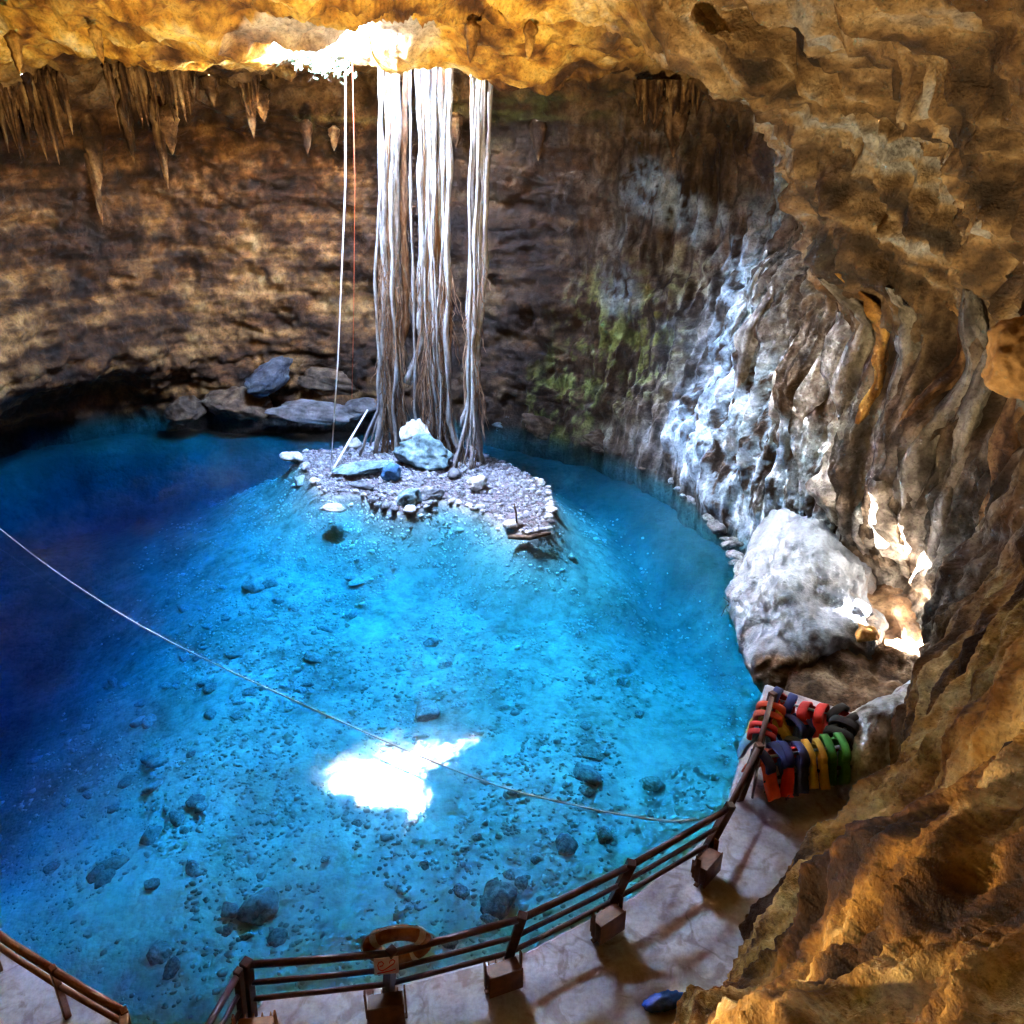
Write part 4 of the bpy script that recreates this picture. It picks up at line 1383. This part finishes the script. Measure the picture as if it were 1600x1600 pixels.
# ------------------------------------------------------------------ life ring and sign
ring = empty('life_ring', (-1.40, 6.60, RZ + .98), .12, 'brown life ring hung on the outside of the railing', 'life ring')
def torus(R0, r0, n=36, m=12, a0=0, a1=2 * math.pi, closed=True):
    V = []; Fc = []
    nn = n if closed else n + 1
    for i in range(nn):
        a = a0 + (a1 - a0) * i / n
        for j in range(m):
            b = 2 * math.pi * j / m
            V.append(((R0 + r0 * math.cos(b)) * math.cos(a), r0 * math.sin(b), (R0 + r0 * math.cos(b)) * math.sin(a)))
    for i in range(n):
        for j in range(m):
            Fc.append((i * m + j, ((i + 1) % nn) * m + j, ((i + 1) % nn) * m + (j + 1) % m, i * m + (j + 1) % m))
    return V, Fc
M_RING = plain('faded_orange_foam', (.36, .15, .07), .7, .3, 0, .5, 7.0, .01)
V, Fc = torus(.33, .095)
V = [(x, y * .9, z) for x, y, z in V]
rg = obj('ring', V, Fc, M_RING, ring, True)
for k in range(4):
    V, Fc = torus(.33, .102, 4, 12, k * math.pi / 2 + .6, k * math.pi / 2 + .85, False)
    obj('band', V, Fc, M_ROPE, rg, True)
mb = MB(); mb.tube([(.44 * math.cos(a) * (1 + .03 * math.sin(8 * a)), .02, .44 * math.sin(a) * (1 + .03 * math.sin(8 * a))) for a in np.linspace(0, 2 * math.pi, 40)], .010, 5)
mb.build('grab_line', M_ROPE, ring, True)
ring.rotation_euler = (R(14), 0, .12)
sg = empty('warning_sign', (-1.50, 6.33, RZ + .98), .12, 'small pale sign with a red curled mark on the railing above the life ring', 'sign')
M_SIGN = plain('sign_board', (.68, .52, .44), .5, .4, 0, .12, 5)
M_SIGNR = plain('sign_red', (.52, .03, .02), .5, .4, 0, .15, 5)
mb = MB(); mb.box((0, 0, 0), (.29, .014, .2), 0, .003); sb_ = mb.build('board', M_SIGN, sg)
mb = MB()
for pts in ([(-.10, .02), (-.085, .055), (-.05, .06), (-.03, .035), (-.045, .01), (-.08, .005)], [(-.10, .02), (-.09, -.03), (-.05, -.05), (0, -.03), (.05, .0), (.09, .02), (.105, .05), (.08, .07), (.045, .055), (.04, .03)],
            [(-.11, -.075), (-.03, -.07), (.05, -.06), (.11, -.045)]):
    mb.tube([(x, -.010, z) for x, z in pts], .0075, 6)
mb.build('mark', M_SIGNR, sb_, True)
sg.rotation_euler = (R(-25), 0, .12)

# ------------------------------------------------------------------ life vests on their rack
rack = empty('vest_rack', (4.9, 10.6, RZ), 0, 'low steel rack holding the life vests at the end of the walkway', 'rack')
RK = [(4.60, 11.50), (5.74, 10.90), (5.40, 10.25), (3.98, 9.98)]
ZK = 1.35
for i in range(4):
    a = RK[i]; c = RK[(i + 1) % 4]
    mb = MB(); mb.tube([(a[0] - 4.9, a[1] - 10.6, ZK - RZ), (c[0] - 4.9, c[1] - 10.6, ZK - RZ)], .025, 8); mb.build('bar', M_STEEL, rack, True)
    mb = MB(); mb.tube([(a[0] - 4.9, a[1] - 10.6, 0), (a[0] - 4.9, a[1] - 10.6, ZK - RZ + .04)], .025, 8); mb.build('leg', M_STEEL, rack, True)


def pad(w, h, t, nx=7, nz=7, seed=0, taper=0.0, notch=0.0):
    """soft quilted panel in the xz plane, hanging from z = 0 down"""
    V = []; Fc = []
    r = np.random.default_rng(seed); ph = r.uniform(0, 6.28, 3)
    for side in (-1, 1):
        for i in range(nx + 1):
            for j in range(nz + 1):
                u = i / nx * 2 - 1; v = j / nz
                e = (1 - abs(u) ** 4) * (1 - abs(2 * v - 1) ** 6)
                ww = w / 2 * (1 - taper * (1 - v)) * (1 - .06 * (abs(2 * v - 1) ** 6))
                q = .012 * math.sin(9 * v + ph[0]) + .01 * math.sin(6 * u + ph[1])
                V.append((u * ww, side * (t * .5 * max(e, .0) ** .5 + .002) + q, -v * h + notch * (1 - abs(u)) * (1 - v)))
    m = (nx + 1) * (nz + 1)
    for s_ in (0, 1):
        for i in range(nx):
            for j in range(nz):
                a = s_ * m + i * (nz + 1) + j
                q = (a, a + 1, a + nz + 2, a + nz + 1)
                Fc.append(q if s_ else q[::-1])
    for i in range(nx):
        for j in (0, nz):
            a = i * (nz + 1) + j; Fc.append((a, a + nz + 1, a + nz + 1 + m, a + m))
    for j in range(nz):
        for i in (0, nx):
            a = i * (nz + 1) + j; Fc.append((a, a + 1, a + 1 + m, a + m))
    return V, Fc


def vest(loc, rz, c1, c2, label, seed, w=.46, drop=.55, lean=.42, roll=0.0):
    root = empty('life_vest', loc, rz, label, 'life vest', 'life vests hung on the rack')
    r = np.random.default_rng(seed)

    def place(name, V, Fc, mat, off, rx):
        Mx = Matrix.Rotation(rx, 3, 'X')
        o = obj(name, [tuple(Mx @ Vector(v)) for v in V], Fc, mat, root, True, None, off)
        return o
    V, Fc = pad(w, drop, .10, 7, 8, seed, .15); bp_ = place('back_panel', V, Fc, c1, (0, .075, .02), lean)
    for s_ in (-1, 1):
        V, Fc = pad(w * .46, drop * r.uniform(.88, 1.0), .11, 6, 8, seed + s_, .1)
        place('front_panel', V, Fc, c1 if s_ < 0 else (c1 if r.random() < .7 else c2), (s_ * w * .25, -.075, .02), -lean - r.uniform(0, .12))
    for s_ in (-1, 1):                       # wide padded shoulders over the bar
        V = []; Fc = []
        sw = w * .16; m = 12
        for i, a in enumerate(np.linspace(-.5, math.pi + .5, m + 1)):
            for (du, dr) in ((-1, 0), (-.8, 1), (.8, 1), (1, 0), (.8, -1), (-.8, -1)):
                rr_ = 1 + dr * .22
                V.append((s_ * w * .26 + du * sw, .17 * math.cos(a) * rr_, .0 + .07 * math.sin(a) * rr_ + (0 if .0 < a < math.pi else -.06)))
        for i in range(m):
            for j in range(6):
                Fc.append((i * 6 + j, (i + 1) * 6 + j, (i + 1) * 6 + (j + 1) % 6, i * 6 + (j + 1) % 6))
        Fc += [tuple(range(6)), tuple(m * 6 + k for k in range(6))[::-1]]
        obj('shoulder', V, Fc, c2, root, True)
    for k, zz in enumerate((-.2, -.36)):
        mb = MB(); mb.box((0, -.155 - .05 * (k + 1) * .6, zz), (w * .98, .012, .035), 0, .003); last = mb.build('strap', C_BLACK, root)
    mb = MB(); mb.box((.01, -.20, -.2), (.06, .022, .045), 0, .004); mb.build('buckle', C_BLACK, last)
    root.rotation_euler = (r.normal(0, .10), roll + r.normal(0, .13), rz + r.normal(0, .2)); root.scale = (1.15 * r.uniform(.92, 1.1),) * 3
    root.location = (loc[0] + r.normal(0, .03), loc[1] + r.normal(0, .03), loc[2] + r.uniform(-.03, .03))
    return root


def lerp2(a, b, t): return (a[0] + (b[0] - a[0]) * t, a[1] + (b[1] - a[1]) * t, ZK)


ab = math.atan2(RK[1][1] - RK[0][1], RK[1][0] - RK[0][0]); af = math.atan2(RK[2][1] - RK[3][1], RK[2][0] - RK[3][0])
al = math.atan2(RK[0][1] - RK[3][1], RK[0][0] - RK[3][0]); ar = math.atan2(RK[1][1] - RK[2][1], RK[1][0] - RK[2][0])
vest(lerp2(RK[0], RK[1], .16), ab, C_RED, C_NAVY, 'red life vest with navy shoulders at the back left of the rack', 501)
vest(lerp2(RK[0], RK[1], .58), ab, C_RED, C_RED, 'all-red life vest in the middle of the back bar of the rack', 502)
vest(lerp2(RK[0], RK[1], .93), ab - .3, C_RED, C_BLACK, 'red life vest with black shoulders at the far right corner of the rack', 503, .40)
vest(lerp2(RK[3], RK[2], .14), af, C_ORANGE, C_NAVY, 'orange life vest with navy shoulders at the front left of the rack', 504, .46, .6)
vest(lerp2(RK[3], RK[2], .42), af, C_RED, C_NAVY, 'red and navy life vest on the front bar beside the yellow one', 505, .40)
vest(lerp2(RK[3], RK[2], .66), af, C_YELLOW, C_YELLOW, 'yellow life vest on the front bar of the rack', 506, .30)
vest(lerp2(RK[3], RK[2], .90), af, C_GREEN, C_GREEN, 'green life vest at the front right end of the rack', 507, .36)
vest(lerp2(RK[2], RK[1], .5), ar, C_BLACK, C_BLACK, 'black life vest on the right end of the rack', 508, .5)
vest(lerp2(RK[3], RK[0], .72), al, C_YELLOW, C_ORANGE, 'yellow life vest with orange shoulders on the pool side of the rack', 509, .40)
vest(lerp2(RK[3], RK[0], .38), al, C_SKY, C_RED, 'pale blue life vest with red shoulders on the pool side of the rack', 510, .36)
vest((5.0, 10.95, 1.18), .4, C_NAVY, C_NAVY, 'navy life vest hanging inside the rack nearest the back bar', 511, .44, .5, .3)
vest((4.75, 10.5, 1.12), 1.2, C_NAVY, C_BLACK, 'navy life vest with black shoulders in the middle of the rack', 512, .44, .5, .35)

# crumpled blue plastic bag on the walkway
V, Fc = ICO[3]
V = V * np.array((.24, .10, .075)); V = V * (1 + .35 * ridged(V, .09, 3, 90) * .5)[:, None]
o = obj('plastic_bag', V, Fc, C_BLUE, None, True, None, (1.92, 6.5, RZ + .06)); o.rotation_euler = (0, 0, .25)
tag(o, 'shiny crumpled blue plastic bag on the walkway by the near rock', 'bag')
